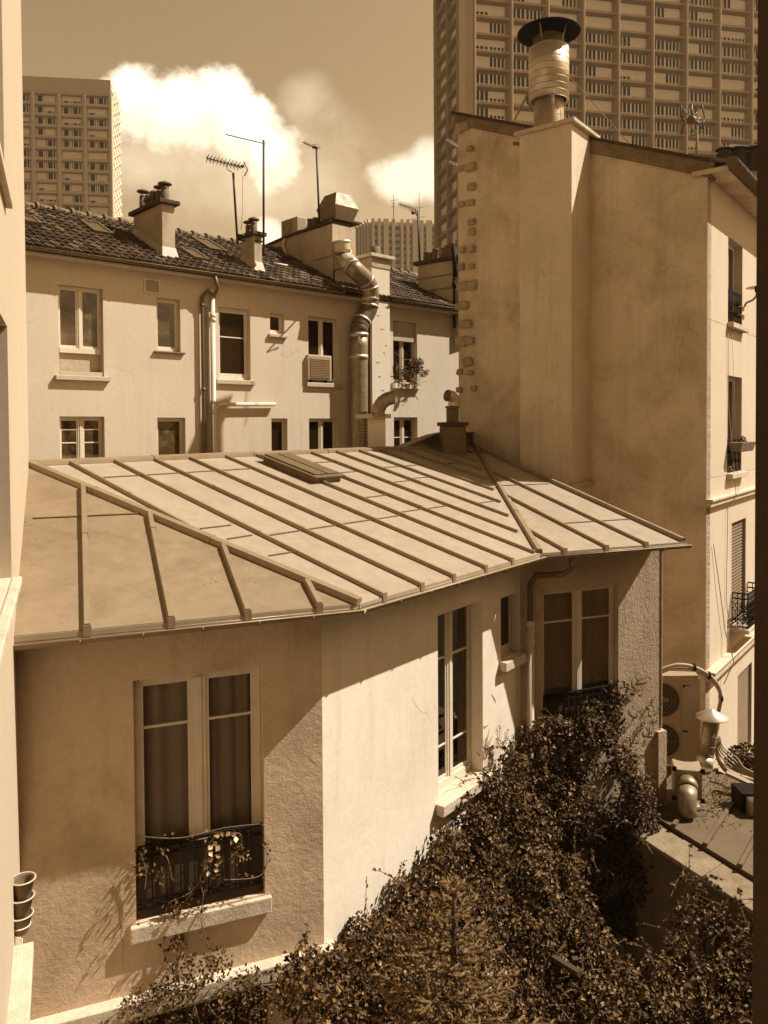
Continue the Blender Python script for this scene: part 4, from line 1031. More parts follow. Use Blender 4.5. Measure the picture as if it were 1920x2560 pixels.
# end return of the wall (its far-left edge)
# chimney stack on the side wall
cz = FW.pt(0, 0)
s_r = FW.s(1478, 700); prot = 1.05
CWf = FW.off(prot); sc0, sc1 = CWf.s(1299, 700), CWf.s(1429, 700)
zct = CWf.z(1432, 306)
m = MB(); m.wbox(FW, sc0, sc1, .0, zct, .002, prot); cf = m.build('flue_breast', M['F2'], right, .01)
m = MB(); m.wbox(FW, sc0-.10, sc1+.10, zct, zct+.09, -.3, prot+.10); m.build('cap_slab', M['stone'], cf, .02)
zl_ = EW.pt(0, 0); zq = CWf.z(1430, 1215)
m = MB(); m.wbox(FW, sc1-.05, sc1+.09, zq-.05, zq+.06, -.05, prot+.06); m.build('base_ledge', M['stone'], cf, .01)
# big insulated steel flue
fc = FW.pt(0, 0); cx = CWf.off(-.45); sfl = cx.s(1372, 300); base = cx.pt(sfl, zct+.09)
kf = base.y/1940
def zf(py): return cx.z(1372, py)
flue = thing('steel_chimney_flue', 'large round steel flue with wide dark rain hat on the brown side wall', 'flue', base)
m = MB(); r1 = 37*kf; m.lathe(Vector((base.x, base.y, 0)), [(r1, base.z-.02), (r1, zf(95)), (r1-.02, zf(95)), (r1-.02, zf(110))], 40)
z = base.z+.15
while z < zf(250): m.lathe(Vector((base.x, base.y, z)), [(r1, -.006), (r1+.004, 0), (r1, .006)], 40); z += .17
m.build('inner_pipe', M['galv_dull'], flue)
m = MB(); r2 = 49*kf; zb0, zb1 = zf(257), zf(124)
m.lathe(Vector((base.x, base.y, 0)), [(r2*.86, zb0+.03), (r2, zb0), (r2, zb1), (r2*.78, zb1+.05), (r1, zb1+.07)], 48)
m.build('insulated_sleeve', M['galv'], flue)
nb_ = 8; m = MB()
for i in range(nb_+1): zz = zb0+(zb1-zb0)*i/nb_; m.lathe(Vector((base.x, base.y, zz)), [(r2, -.008), (r2+.004, -.004), (r2+.004, .004), (r2, .008)], 48)
m.build('sleeve_seams', M['galv_dull'], flue)
m = MB(); r3 = 77*kf; zh = zf(84); m.lathe(Vector((base.x, base.y, zh)), [(r3, 0), (r3, .015), (.02, .36), (.01, .36), (.02, .33), (r3-.01, -.0)], 48)
m.build('rain_hat', M['flue_dk'] if 'flue_dk' in M else M['iron'], flue)
m = MB()
for a in range(4): d = Vector((math.cos(a*1.57+.9), math.sin(a*1.57+.9), 0)); m.bar(Vector((base.x, base.y, zf(108)))+d*r1, Vector((base.x, base.y, zh+.08))+d*(r3*.62), .03, .006)
m.build('hat_strap', M['galv_dull'], flue)
m = MB(); q = Vector((base.x, base.y, zf(200))); m.bar(q-FW.t*r2*.9, FW.pt(FW.s(1277, 300), ftop(FW.s(1277, 300))+.2, -.1), .05, .03); m.bar(q+FW.t*r2, FW.pt(sfl+1.6, ftop(sfl+1.6)+.2, -.8), .014, .014); m.build('flue_stay', M['galv_dull'], flue)
# projecting rubble stones down the left edge
stones = [(1160, 318, 30, 20), (1148, 328, 18, 16), (1178, 373, 14, 12), (1156, 421, 20, 14), (1179, 419, 22, 22), (1180, 468, 18, 18), (1153, 512, 18, 12), (1176, 508, 24, 14), (1181, 556, 16, 14), (1181, 580, 16, 18), (1182, 624, 14, 15), (1158, 626, 12, 14), (1180, 667, 14, 12), (1155, 668, 14, 16),
          (1156, 716, 24, 22), (1181, 714, 20, 22), (1158, 765, 28, 20), (1166, 811, 26, 20), (1154, 855, 24, 22), (1175, 852, 20, 20), (1171, 905, 20, 22), (1150, 930, 14, 14), (1176, 932, 14, 10), (1150, 975, 12, 12), (1184, 971, 14, 14)]
for i, (x_, y_, w_, h_) in enumerate(stones):
    a, z = FW.hit(x_, y_); kx = FW.pt(a, 0).y/1940*1.22; kz = FW.pt(a, 0).y/1940
    m = MB(); W_, H_ = w_*kx/2, h_*kz/2; d = random.uniform(.05, .13)
    vs = []
    for o, f in ((-.02, 1.0), (d*.6, 1.0), (d, .78)):
        for j in range(8):
            an = math.pi*2*j/8+.39; rx = 1.1*abs(math.cos(an))**.35*math.copysign(1, math.cos(an)); rz = 1.1*abs(math.sin(an))**.35*math.copysign(1, math.sin(an))
            vs.append(FW.pt(a+W_*rx*f*random.uniform(.75, 1.2), z+H_*rz*f*random.uniform(.75, 1.2), o))
    fs = [tuple(range(16, 24))]+[(8*q+j, 8*q+(j+1) % 8, 8*q+8+(j+1) % 8, 8*q+8+j) for q in range(2) for j in range(8)]
    m.add(vs, fs); m.build('toothing_stone', M['rubble'], right, .01)
# sunlit facade
ex1 = 9.0
eo = [rect(EW, 1820, 1856, 590, 806)]
o1 = eo[0]
o2 = (o1[0], o1[1], EW.z(1838, 1180), EW.z(1820, 938))
zc1 = EW.z(1780, 1248); zc2 = EW.z(1785, 1662)
EL = EW                                          # lower wall a touch further back
o3 = (EW.s(1829, 1400), EW.s(1864, 1400), EW.z(1830, 1560), EW.z(1830, 1308))
o4 = (EW.s(1844, 1760), EW.s(1879, 1760), EW.z(1844, 1760)-1.6, EW.z(1845, 1690))
nxt = [(o[0]+3.1, o[1]+3.1, o[2], o[3]) for o in (o1, o2, o3, o4)]
m = MB(); wallmesh(m, EW, 0, ex1, -.1, zF1-.05, [o1, o2, o3, o4]+nxt, .24); m.build('window_facade', M['E'], right)
room(EW, .5, ex1, 0, zF1-.4, -.32, right, 'room', 1)
print('O4', o4, EW.hit(1767, 1700), [EW.hit(px_, 1760) for px_ in (1780, 1844, 1879)])
for o, kind in ((o1, 0), (o2, 0), (o3, 1), (o4, 1)):
    w_ = window(EW, o[0], o[1], o[2], o[3], right, .18, sashes=2, mid=.1, glass='glass_dk', sill=(.06, .12, .14), sillmat='stone')
    if kind:
        m = MB(); n = int((o[3]-o[2])/.075)
        m.wbox(EW, o[0]+.01, o[0]+.07, o[2], o[3], -.10, -.06); m.wbox(EW, o[1]-.07, o[1]-.01, o[2], o[3], -.10, -.06)
        for i in range(n): z = o[2]+(o[3]-o[2])*i/n; m.hexa([EW.pt(o[0]+.07, z, -.06), EW.pt(o[1]-.07, z, -.06), EW.pt(o[1]-.07, z+.012, -.06), EW.pt(o[0]+.07, z+.012, -.06), EW.pt(o[0]+.07, z+.065, -.09), EW.pt(o[1]-.07, z+.065, -.09), EW.pt(o[1]-.07, z+.075, -.09), EW.pt(o[0]+.07, z+.075, -.09)])
        m.build('shutter', M['shutter'], w_)
    else:
        railing(EW, o[0]+.02, o[1]-.02, o[2]+.03, o[2]+.75, -.03, w_, .13, r=.010)
m = MB(); m.wbox(EW, -.03, ex1, zc1-.14, zc1, -.02, .10); m.wbox(EW, -.02, ex1, zc1-.03, zc1+.03, -.02, .14); m.wbox(EW, -.03, ex1, zc2-.2, zc2, -.02, .16); m.wbox(EW, -.02, ex1, zc2-.03, zc2+.02, -.02, .20); m.build('string_course', M['stone'], right, .015)
zj = EW.z(1800, 808)
m = MB()
for zz in (zj, EW.z(1800, 1190)): m.wbox(EW, .05, o1[0]-.05, zz, zz+.012, -.01, .003); m.wbox(EW, o1[1]+.1, ex1, zz, zz+.012, -.01, .003)
m.build('render_joint', M['Chim'], right)
# balcony box railing on the third window
m = MB()
bz0, bz1 = EW.z(1835, 1560), EW.z(1840, 1475)
sb0, sb1 = o3[0]+.0, o3[1]+.12; P = EW.pt
m.wbox(EW, sb0-.1, sb1+.1, bz0-.12, bz0-.02, 0, .40); m.build('balcony_slab', M['stone'], right, .01)
m = MB()
for (A_, B_) in ((P(sb0, 0, .02), P(sb0, 0, .36)), (P(sb0, 0, .36), P(sb1, 0, .36)), (P(sb1, 0, .36), P(sb1, 0, .02))):
    for zz in (bz0, bz1, bz1-.12): m.bar(A_+Vector((0, 0, zz)), B_+Vector((0, 0, zz)), .03, .03)
    n = max(3, int((B_-A_).length/.10))
    for i in range(n+1):
        q = A_+(B_-A_)*i/n; m.tube([q+Vector((0, 0, bz0)), q+Vector((0, 0, bz1))], .010, 4)
        dd = (B_-A_).normalized()
        for zz in (.2, .45, .65): m.tube([q+dd*(.045*math.cos(a))+Vector((0, 0, bz0+(bz1-bz0)*zz+.07*math.sin(a))) for a in [j*.8 for j in range(8)]], .009, 4)
m.build('balcony_railing', M['iron'], right)
# eaves: soffit boards, ribbed gutter
ze = zF1-.05
m = MB(); m.wbox(EW, -.08, ex1, ze, ze+.10, -.3, .42); m.build('eaves_board', M['F'], right)
m = MB(); gutter_pts = [EW.pt(-.12, ze+.14, .50), EW.pt(ex1, ze+.14, .50)]
m.tube(gutter_pts, .12, 14)
s_ = 0.2
while s_ < ex1: m.tube([EW.pt(s_-.012, ze+.14, .50), EW.pt(s_+.012, ze+.14, .50)], .127, 14); s_ += .36
m.build('eaves_gutter', M['clay'], right)
m = MB(); m.slab([EW.pt(-.02, ze+.22, .5), EW.pt(ex1, ze+.22, .5), EW.pt(ex1, ze+1.7, -4.5), EW.pt(-.02, ze+1.7, -4.5)], .08); m.build('roof_slope', M['zinc_dk'], right)
# cables on the facade
m = MB(); P = EW.pt
s1_ = EW.s(1780, 1400)
m.tube([P(EW.s(1817, 820), EW.z(1817, 820), .03), P(EW.s(1818, 1000), EW.z(1818, 1000), .02), P(EW.s(1823, 1240), EW.z(1823, 1240), .15), P(EW.s(1815, 1270), EW.z(1815, 1270), .04), P(EW.s(1812, 1500), EW.z(1812, 1500), .03), P(EW.s(1808, 1640), EW.z(1808, 1640), .2)], .008, 4)
m.tube([P(EW.s(1780, 1360), EW.z(1780, 1360), .03), P(EW.s(1792, 1470), EW.z(1792, 1470), .06), P(EW.s(1806, 1580), EW.z(1806, 1580), .06), P(EW.s(1809, 1650), EW.z(1809, 1650), .22), P(EW.s(1803, 1710), EW.z(1803, 1710), .05)], .010, 4)
m.tube([P(EW.s(1826, 820), EW.z(1826, 820), .03), P(EW.s(1828, 1230), EW.z(1828, 1230), .15)], .006, 4)
m.build('facade_cable', M['cable'], right)
# wall lamp
lamp = thing('wall_lamp', 'flat disc wall lamp on a curved arm beside the highest facade window', 'wall lamp', EW.pt(EW.s(1856, 770), EW.z(1856, 770), .1))
lq = EW.pt(EW.s(1856, 770), EW.z(1856, 768), .03); Yl = lq.y
tip = at(1893, 725, Yl-.3)
m = MB(); m.tube([lq, at(1866, 757, Yl), at(1882, 750, Yl-.1), at(1891, 740, Yl-.2), tip], .025, 8); m.build('arm', M['galv_dull'], lamp)
m = MB(); m.lathe(tip, [(.05, -.05), (.06, .08), (.02, .12)], 12); m.build('lamp_holder', M['iron'], lamp)
m = MB(); m.lathe(tip+Vector((0, 0, .06)), [(.01, .05), (.24, .0), (.24, -.01), (.01, .03)], 24); m.build('lamp_shade', M['white'], lamp)
m = MB()
for py in (768, 788): q0 = EW.pt(EW.s(1846, py), EW.z(1846, py), .0); q1_ = EW.pt(EW.s(1862, py), EW.z(1862, py), .05); m.bar(q0, q1_, .05, .02)
m.build('bracket', M['cream'], lamp)
# flower box on the second window
pb = thing('flower_box', 'terracotta flower box on the sill railing of the second facade window', 'flower box', EW.pt(o2[0], o2[2]+.6, .2))
m = MB(); P = EW.pt; zz = EW.z(1838, 1128); za_ = EW.z(1838, 1105)
m.hexa([P(o2[0]+.05, zz, .26), P(o2[1]-.02, zz, .26), P(o2[1]-.02, zz, .06), P(o2[0]+.05, zz, .06), P(o2[0], za_, .32), P(o2[1]+.03, za_, .32), P(o2[1]+.03, za_, .03), P(o2[0], za_, .03)])
m.build('trough', M['clay'], pb, .008)
# neighbour with chimney pots behind the eaves
nb2 = thing('far_right_house', 'dark chimney wall with capped pots showing above the right-hand eaves', 'building', at(1870, 1000, 30))
Wn = Wall((at(1790, 500, 30).x, 30), 97)
m = MB(); m.wbox(Wn, 0, 8, 0, Wn.z(1850, 428), -2, 0); m.build('chimney_wall', M['Chim'], nb2)
m = MB(); zz = Wn.z(1850, 428); m.wbox(Wn, -.2, 8.2, zz, zz+.14, -2.1, .12); m.build('slab', M['soot'], nb2)
for px in (1817, 1854, 1893):
    c = Wn.pt(Wn.s(px, 420), zz+.14, -.3); m = MB(); m.lathe(c, [(.28, 0), (.28, .62), (.30, .64), (.20, .66), (.20, .78)], 16); m.lathe(c+Vector((0, 0, .80)), [(.33, 0), (.3, .05), (.02, .12)], 16); m.build('chimney_pot', M['soot'], nb2)
an = thing('grid_antenna', 'crossed grid television antenna on a short mast above the brown side wall', 'antenna', FW.pt(FW.s(1740, 400), ftop(FW.s(1740, 400)), -.6))
Yn = an.location.y+1.0
m = MB(); m.tube([at(1742, 400, Yn), at(1742, 335, Yn), at(1728, 318, Yn), at(1730, 300, Yn)], .03, 6); m.tube([at(1724, 340, Yn), at(1745, 336, Yn)], .02, 5); m.build('mast', M['galv_dull'], an)
m = MB()
for q in (((1703, 262), (1702, 290), (1710, 305)), ((1754, 260), (1759, 280), (1761, 296)), ((1709, 312), (1704, 336)), ((1760, 300), (1754, 322))): m.tube([at(x_, y_, Yn) for x_, y_ in q], .015, 6)
m.build('reflector', M['pole'], an)
m = MB()
for q in ((1703, 265, 1730, 298), (1703, 290, 1730, 298), (1756, 296, 1730, 298), (1730, 262, 1730, 298), (1709, 312, 1730, 302), (1757, 308, 1730, 300), (1746, 275, 1720, 310), (1705, 278, 1745, 312)): m.tube([at(q[0], q[1], Yn), at(q[2], q[3], Yn)], .013, 4)
m.tube([at(1726, 300, Yn-.1), at(1733, 300, Yn+.1)], .1, 6); m.build('dipoles', M['antenna'], an)
an2 = thing('side_wall_antenna', 'small pale yagi antenna reaching left past the toothed edge of the side wall', 'antenna', FW.pt(0, ftop(0)-1.5, .2))
Yo = 20.5
m = MB()
for (x0, y0, x1, y1, n) in ((1117, 353, 1150, 371, 7), (1122, 408, 1145, 415, 4)):
    m.tube([at(x0, y0, Yo), at(x1, y1, Yo)], .015, 4)
    for i in range(n): c = at(x0+(x1-x0)*i/n, y0+(y1-y0)*i/n, Yo); m.tube([c+Vector((-.05, 0, .06)), c+Vector((.05, 0, -.06))], .01, 4); m.tube([c+Vector((.04, 0, .06)), c+Vector((-.04, 0, -.06))], .01, 4)
m.build('boom', M['cable'], an2)
# ================================================================== apartment towers
def cellwin(kind, w, h, seed, style=0):
    """window of one bay, local x 0..w, y=0 face, z 0..h"""
    rnd = random.Random(seed); m = MB(); gl = MB(); bl = MB()
    W = Wall((0, 0), 90)
    gl.wbox(W, 0, w, 0, h, -.12, -.10)
    half = w*.46
    for k_, (a, b) in enumerate(((0, half), (half+.0, w))):
        kd = kind[k_]
        m.wbox(W, a, b, 0, .14, -.10, .02); m.wbox(W, a, b, .42, .52, -.10, .0)
        fr = ([0, .34, .67, 1], [0, .27, .5, .75, 1])[k_] if style == 0 else ([0, .17, .8, 1], [0, .2, .72, 1])[k_]
        n = len(fr)-1
        for i in range(n+1):
            s = a+(b-a)*fr[i]; tk = .15 if i in (0, n) else .10
            m.wbox(W, max(0, s-tk), min(w, s+tk), .14, h, -.10, .03 if i % 2 else .02)
        if kd: f = {1: .0, 2: .24, 3: .45}[kd]; bl.wbox(W, a+.05, b-.05, h*f+.02, h, .03, .06)
    vs = m; n0 = len(m.v)
    me_ = []
    return m, gl, bl
def tower(name, label, P0, head, bays, bw, z0, z1, fh, parent_mats=('conc',), side=None, group=None, dep=1.1, frame=.9, slab=.55, winh=1.55, seed=3, capw=0, parapet=0, base_pt=None, cw2=.16, sh=.12):
    W = Wall(P0, head); t = thing(name, label, 'tower block', (P0[0], P0[1], 0))
    nr = int(round((z1-z0)/fh))
    ccm = M[parent_mats[0]]
    variants = {}
    rnd = random.Random(seed)
    kinds = [(0, 0), (0, 0), (0, 0), (0, 0), (0, 0), (1, 1), (0, 2), (2, 0), (1, 2), (1, 0), (0, 3), (3, 2), (0, 0), (2, 2), (3, 3)]
    state = {'n': 0}; rest = [MB(), MB(), MB()]
    def face(Wf, nb, b0, bwid):
        m = MB()
        L_ = b0+nb*bwid
        m.wbox(Wf, 0, L_, z0-2, z1+parapet, -dep-.3, -dep)      # back sheet
        if b0 > 0: m.wbox(Wf, 0, b0-.3, z0-2, z1+parapet, -dep, .12)
        for i in range(nb+1): s = b0+i*bwid; m.wbox(Wf, s-cw2, s+cw2, z0-2, z1, -dep, .0); m.hexa([Wf.pt(s-cw2*.5, z0-2, .10), Wf.pt(s+cw2*.5, z0-2, .10), Wf.pt(s+cw2, z0-2, 0.001), Wf.pt(s-cw2, z0-2, 0.001), Wf.pt(s-cw2*.5, z1, .10), Wf.pt(s+cw2*.5, z1, .10), Wf.pt(s+cw2, z1, 0.001), Wf.pt(s-cw2, z1, 0.001)])
        for j in range(nr+1):
            z = z0+j*fh
            for i in range(nb):
                a, b = b0+i*bwid+cw2, b0+(i+1)*bwid-cw2; p = Wf.pt
                m.hexa([p(a, z-sh, 0), p(b, z-sh, 0), p(b, z-.42, -dep), p(a, z-.42, -dep), p(a, z+sh, 0), p(b, z+sh, 0), p(b, z+.16, -dep), p(a, z+.16, -dep)])
            # splayed right-hand jamb
                if j < nr:
                    m.hexa([p(b-.02, z+.12, 0), p(b, z+.12, 0), p(b, z+.16, -dep), p(b-.55, z+.16, -dep), p(b-.02, z+fh-.12, 0), p(b, z+fh-.12, 0), p(b, z+fh-.35, -dep), p(b-.55, z+fh-.35, -dep)])
        if parapet: m.wbox(Wf, 0, L_+.16, z1+.12, z1+parapet, -dep, .05)
        m.build('facade_grid', ccm, t)
        return m
    def windows(Wf, nb, b0, bwid, jr=None):
        ang = math.atan2(Wf.t.y, Wf.t.x)
        ww = bwid-2*cw2-.55-.12
        for j in range(nr):
            for i in range(nb):
                z = z0+j*fh+.18; s = b0+i*bwid+cw2+.06
                kd = rnd.choice(kinds)
                q = Wf.pt(s, z, -dep+.14)
                vis = True
                key = (kd, round(ww, 2))
                if key not in variants:
                    fr_, gl, bl = cellwin(kd, ww, fh-.66, 1, 1 if parapet else 0)
                    frm = MB(); 
                    me = bpy.data.meshes.new('window')
                    vs = fr_.v+gl.v+bl.v; n1_, n2_ = len(fr_.v), len(fr_.v)+len(gl.v)
                    fs = fr_.f+[tuple(x+n1_ for x in f) for f in gl.f]+[tuple(x+n2_ for x in f) for f in bl.f]
                    me.from_pydata(vs, [], fs)
                    for mm in ('twin', 'twin_dk', 'blind'): me.materials.append(M[mm])
                    me.polygons.foreach_set('material_index', [0]*len(fr_.f)+[1]*len(gl.f)+[2]*len(bl.f)); me.update()
                    variants[key] = (me, vs, fs, [0]*len(fr_.f)+[1]*len(gl.f)+[2]*len(bl.f))
                me, vs, fs, mi = variants[key]
                jj = nr-1-j
                cand.append((Wf, i, j, q, ang, key))
    cand = []
    return W, t, face, windows, cand, variants, nr
def finish_tower(t, cand, variants, prio, cap=100):
    cand.sort(key=prio)
    rv, rf, rm = [], [], []
    for n, (Wf, i, j, q, ang, key) in enumerate(cand):
        me, vs, fs, mi = variants[key]
        if n < cap:
            o = bpy.data.objects.new('window', me); link(o, t, tuple(q), ang)
        else:
            mt = Matrix.Translation(q) @ Matrix.Rotation(ang, 4, 'Z'); b = len(rv)
            rv += [mt @ v for v in vs]; rf += [tuple(x+b for x in f) for f in fs]; rm += mi
    if rv:
        me = bpy.data.meshes.new('window'); lo = Vector(rv[0]); me.from_pydata([v-lo for v in rv], [], rf)
        for mm in ('twin', 'twin_dk', 'blind'): me.materials.append(M[mm])
        me.polygons.foreach_set('material_index', rm); me.update()
        o = bpy.data.objects.new('window', me); link(o, t, tuple(lo)); o['kind'] = 'stuff'
# big tower, right
Y1 = 124.0; c1_ = at(1147, 400, Y1); H1_ = 78.5
TW = Wall((c1_.x, c1_.y), H1_); b0 = TW.s(1187, 300); bE = TW.s(1880, 300); bwid = (bE-b0)/8
fh = (TW.z(1230, 215)-TW.z(1230, 258)); 
zrow = TW.z(1188, 212)                           # a slab line
z0_ = zrow-fh*15; z1_ = zrow+fh*9
W_, t1, face, windows, cand, variants, nr = tower('big_tower_block', 'huge brown concrete apartment tower with a grid of recessed windows filling the upper right', (c1_.x, c1_.y), H1_, 8, bwid, z0_, z1_, fh, dep=.95, cw2=.26, sh=.17)
face(TW, 9, b0, bwid); windows(TW, 9, b0, bwid)
lf = at(1085, 400, 200); WL0 = Wall((c1_.x, c1_.y), H1_-90-2.5)
k_ = WL0.s(1086, 300); WL = Wall((WL0.pt(k_, 0).x, WL0.pt(k_, 0).y), H1_+90-2.5)  # runs back towards the corner
Lw = (WL0.pt(k_, 0)-c1_).xy.length
face(WL, 2, .9, (Lw-.9)/2); windows(WL, 2, .9, (Lw-.9)/2)
m = MB(); m.wbox(TW, 2.6, bE+6, z0_-3, z1_+1, -abs(k_)+1.5, -1.7); m.build('tower_core', M['conc'], t1)
finish_tower(t1, cand, variants, lambda c: (c[3].z < CZ+30 if c[0] is TW else c[3].z < CZ+20, abs(c[3].z-(CZ+(1068-180)/1940*125))))
# left tower
Y2 = 190.0; c2_ = at(276, 300, Y2)
H2_ = 82.5; T2 = Wall((c2_.x, c2_.y), H2_); s_l = T2.s(16, 300); T2 = Wall((T2.pt(s_l, 0).x, T2.pt(s_l, 0).y), H2_)
bw2 = -s_l/4; fh2 = T2.z(210, 290)-T2.z(210, 317.6)
zt2 = T2.z(211, 235); rows = 10
W_, t2, face, windows, cand, variants, nr = tower('left_tower_block', 'pale concrete apartment tower with four window bays behind the tiled roof on the left', (T2.P.x, T2.P.y), H2_, 4, bw2, zt2-fh2*1.0-fh2*13, zt2, fh2, parent_mats=('conc2',), dep=1.0, parapet=3.6, seed=9, cw2=.42, sh=.26)
face(T2, 4, 0, bw2); windows(T2, 4, 0, bw2); finish_tower(t2, cand, variants, lambda c: -c[3].z)
S2 = Wall((c2_.x, c2_.y), H2_-90)
d2 = S2.s(299, 300); m = MB(); m.wbox(T2, 0, -s_l+.1, zt2-fh2*15, zt2+3.3, -abs(d2), -1.7)
m.build('tower_core', M['conc2'], t2)
m = MB(); S3 = Wall((c2_.x, c2_.y), H2_-90); dl = abs(d2); sg = 1 if d2 > 0 else -1
for i in range(4):
    for j in range(28):
        z = zt2+2-j*fh2/2; a = dl*(.04+.24*i)
        if (i+j) % 2 == 0: m.hexa([S3.pt(sg*a, z-fh2*.45, .45), S3.pt(sg*(a+dl*.22), z-fh2*.45, .1), S3.pt(sg*(a+dl*.22), z-fh2*.45, 0), S3.pt(sg*a, z-fh2*.45, 0), S3.pt(sg*a, z, .2), S3.pt(sg*(a+dl*.22), z, .5), S3.pt(sg*(a+dl*.22), z, 0), S3.pt(sg*a, z, 0)])
m.build('side_fins', M['white'], t2)
# far block
Y3 = 320.0; c3_ = at(929, 600, Y3); W3_ = Wall((c3_.x, c3_.y), 80)
t3 = thing('far_slab_block', 'distant pale slab block with tall vertical ribs between the pale chimney and the big tower', 'apartment block', (c3_.x, c3_.y, 0))
zt3 = W3_.z(940, 553); fh3 = 16.7*Y3/1940
m = MB(); m.wbox(W3_, 0, 50, -1, zt3, -12, 0)
ribs = [(929, 935), (944, 951), (958, 970), (979, 986), (1001, 1007), (1015, 1022), (1030, 1042), (1049, 1057), (1064, 1078), (1086, 1095), (1102, 1112)]
for a, b in ribs: m.wbox(W3_, W3_.s(a, 600), W3_.s(b, 600), -1, zt3+.8, 0, 1.6)
W3b = Wall((c3_.x, c3_.y), -62); sl3 = W3b.s(886, 600)
q3 = W3b.pt(sl3, 0); W3c = Wall((q3.x, q3.y), 118); L3 = abs(sl3)
m.wbox(W3c, 0, L3, -1, zt3-.5, -10, 0)
for i in range(6): m.wbox(W3c, L3*i/6, L3*i/6+L3*.08, -1, zt3+.6-(5-i)*.5, 0, 1.5)
m.build('ribbed_facade', M['conc2'], t3)
gaps = [(936, 943), (951.5, 957.5), (971, 978.5), (987, 1000), (1008, 1014.5), (1023, 1029.5), (1043, 1048.5), (1058, 1063.5), (1079, 1085.5)]
wn = None
for ci, (a, b) in enumerate(gaps):
    s0, s1 = W3_.s(a, 600), W3_.s(b, 600)
    for j in range(9): z = zt3-2.6-j*fh3; MB().wbox(W3_, s0, s1, z-1.0-fh3*.5, z-1.0, 0.01, .7).build('spandrel', M['Chim'], t3)
    for j in range(9):
        z = zt3-2.4-j*fh3; m = MB(); m.wbox(W3_, s0+.05, s1-.05, z-.9, z+.8, .02, .10); w_ = m.build('window', M['twin_dk'], t3)
        m = MB(); n = max(1, int((s1-s0)/.9))
        for q in range(n+1): s = s0+.2+(s1-s0-.4)*q/n; m.wbox(W3_, s-.06, s+.06, z-.8, z+.7, .10, .16)
        m.build('mullion', M['white'], w_)
for i in range(5):
    m = MB()
    for j in range(9):
        z = zt3-3-j*fh3; m.wbox(W3c, L3*i/6+L3*.10, L3*(i+1)/6-L3*.02, z-.8, z+.7, .02, .1)
    w_ = m.build('window_column', M['twin_dk'], t3)
# ================================================================== left wing (bright wall) and the photographer's own wall
wing = thing('left_wing_building', 'bright sunlit wing wall running along the left edge of the picture', 'building', (GW.pt(0, 0).x, GW.pt(0, 0).y, 0))
gs0 = GW.s(4, 1200)-6.2
gs1 = (TL-GW.P).dot(GW.t)+.02
n0, n1_ = GW.s(-160, 600), GW.s(10, 600)
up_hole = (n0, GW.s(9, 300), GW.z(4, 462), CZ+5.2)
lw_hole = (GW.s(-160, 1100), GW.s(23, 1100), GW.z(23, 1462), GW.z(23, 826))
m = MB(); wallmesh(m, GW, gs0, gs1, -.1, CZ+6.8, [up_hole, lw_hole], .30); m.build('wing_wall', M['G'], wing)
Gend = Wall((GW.pt(gs1, 0).x, GW.pt(gs1, 0).y), GH-90)
m = MB(); m.add([Gend.pt(0, -.1), Gend.pt(6, -.1), Gend.pt(6, CZ+6.8), Gend.pt(0, CZ+6.8)], [(0, 1, 2, 3)]); m.build('end_wall', M['G'], wing)
wu = window(GW, up_hole[0], up_hole[1], up_hole[2], up_hole[3], wing, .10, sashes=2, glass='glass_dk', sill=(.06, .07, .06), sillmat='stone', name='window')
wl = window(GW, lw_hole[0], lw_hole[1], lw_hole[2], lw_hole[3], wing, .22, sashes=2, glass='glass_dk', sill=(.06, .07, .08), sillmat='stone', name='window')
room(GW, gs0, gs1-.3, 1, CZ+6.3, -.36, wing, 'room', 1)
# own wall: jamb of the window the picture is taken from
own = thing('near_window_wall', 'dark shaded wall edge very close to the viewer on the right margin', 'wall', (2, .5, 0))
jx = at(1889, 1280, .65).x
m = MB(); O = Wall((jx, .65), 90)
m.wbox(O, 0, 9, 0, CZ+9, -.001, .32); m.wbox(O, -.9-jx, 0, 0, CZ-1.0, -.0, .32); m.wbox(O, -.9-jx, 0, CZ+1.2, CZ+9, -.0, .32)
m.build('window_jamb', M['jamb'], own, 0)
m = MB(); m.hexa([Vector(v) for v in ((12.5, .97, 0), (14, .97, 0), (14, 13, 0), (12.5, 13, 0), (12.5, .97, CZ+1.6), (14, .97, CZ+1.6), (14, 13, CZ+1.6), (12.5, 13, CZ+1.6))]); m.build('unseen_sky_blocker', M['Chim'], own)  # out-of-view block added to cut the sky light reaching the courtyard
m = MB(); m.wbox(O, 9.001, 14-jx, 0, CZ+4, -.001, .32); m.build('unseen_wall_extension', M['jamb'], own)  # unseen wall extension added to close the sky gap beside the block
# ================================================================== yard at lower right: low wall, lean-to roof, equipment
yz = CZ-6.4
q0 = atz(1655, 2095, yz); q1 = atz(1882, 2240, yz)
hdl = math.degrees(math.atan2(q1.x-q0.x, q1.y-q0.y)); LW = Wall((q0.x, q0.y), hdl); Ll = (q1-q0).length
low = thing('low_boundary_wall', 'low weathered wall with a sloping coping at the edge of the lean-to roof', 'wall', LW.pt(Ll/2, 0))
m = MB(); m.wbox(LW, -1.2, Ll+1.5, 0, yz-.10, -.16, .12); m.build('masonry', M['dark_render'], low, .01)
m = MB(); P = LW.pt
for i in range(6):
    a, b = -1.2+(Ll+2.7)*i/6, -1.2+(Ll+2.7)*(i+1)/6-.006; j = random.uniform(-.006, .006)
    m.hexa([P(a, yz-.10, .22), P(b, yz-.10, .22), P(b, yz-.10, -.22), P(a, yz-.10, -.22), P(a, yz-.04+j, .22), P(b, yz-.04+j, .22), P(b, yz+.06+j, -.2), P(a, yz+.06+j, -.2)])
m.build('coping', M['stone_dk'] if 'stone_dk' in M else M['dark_render'], low, .01)
lean = thing('lean_to_shed', 'shed with a flat ribbed zinc lean-to roof behind the low boundary wall', 'shed', (5.5, 12.5, 0))
rz = CZ-6.28
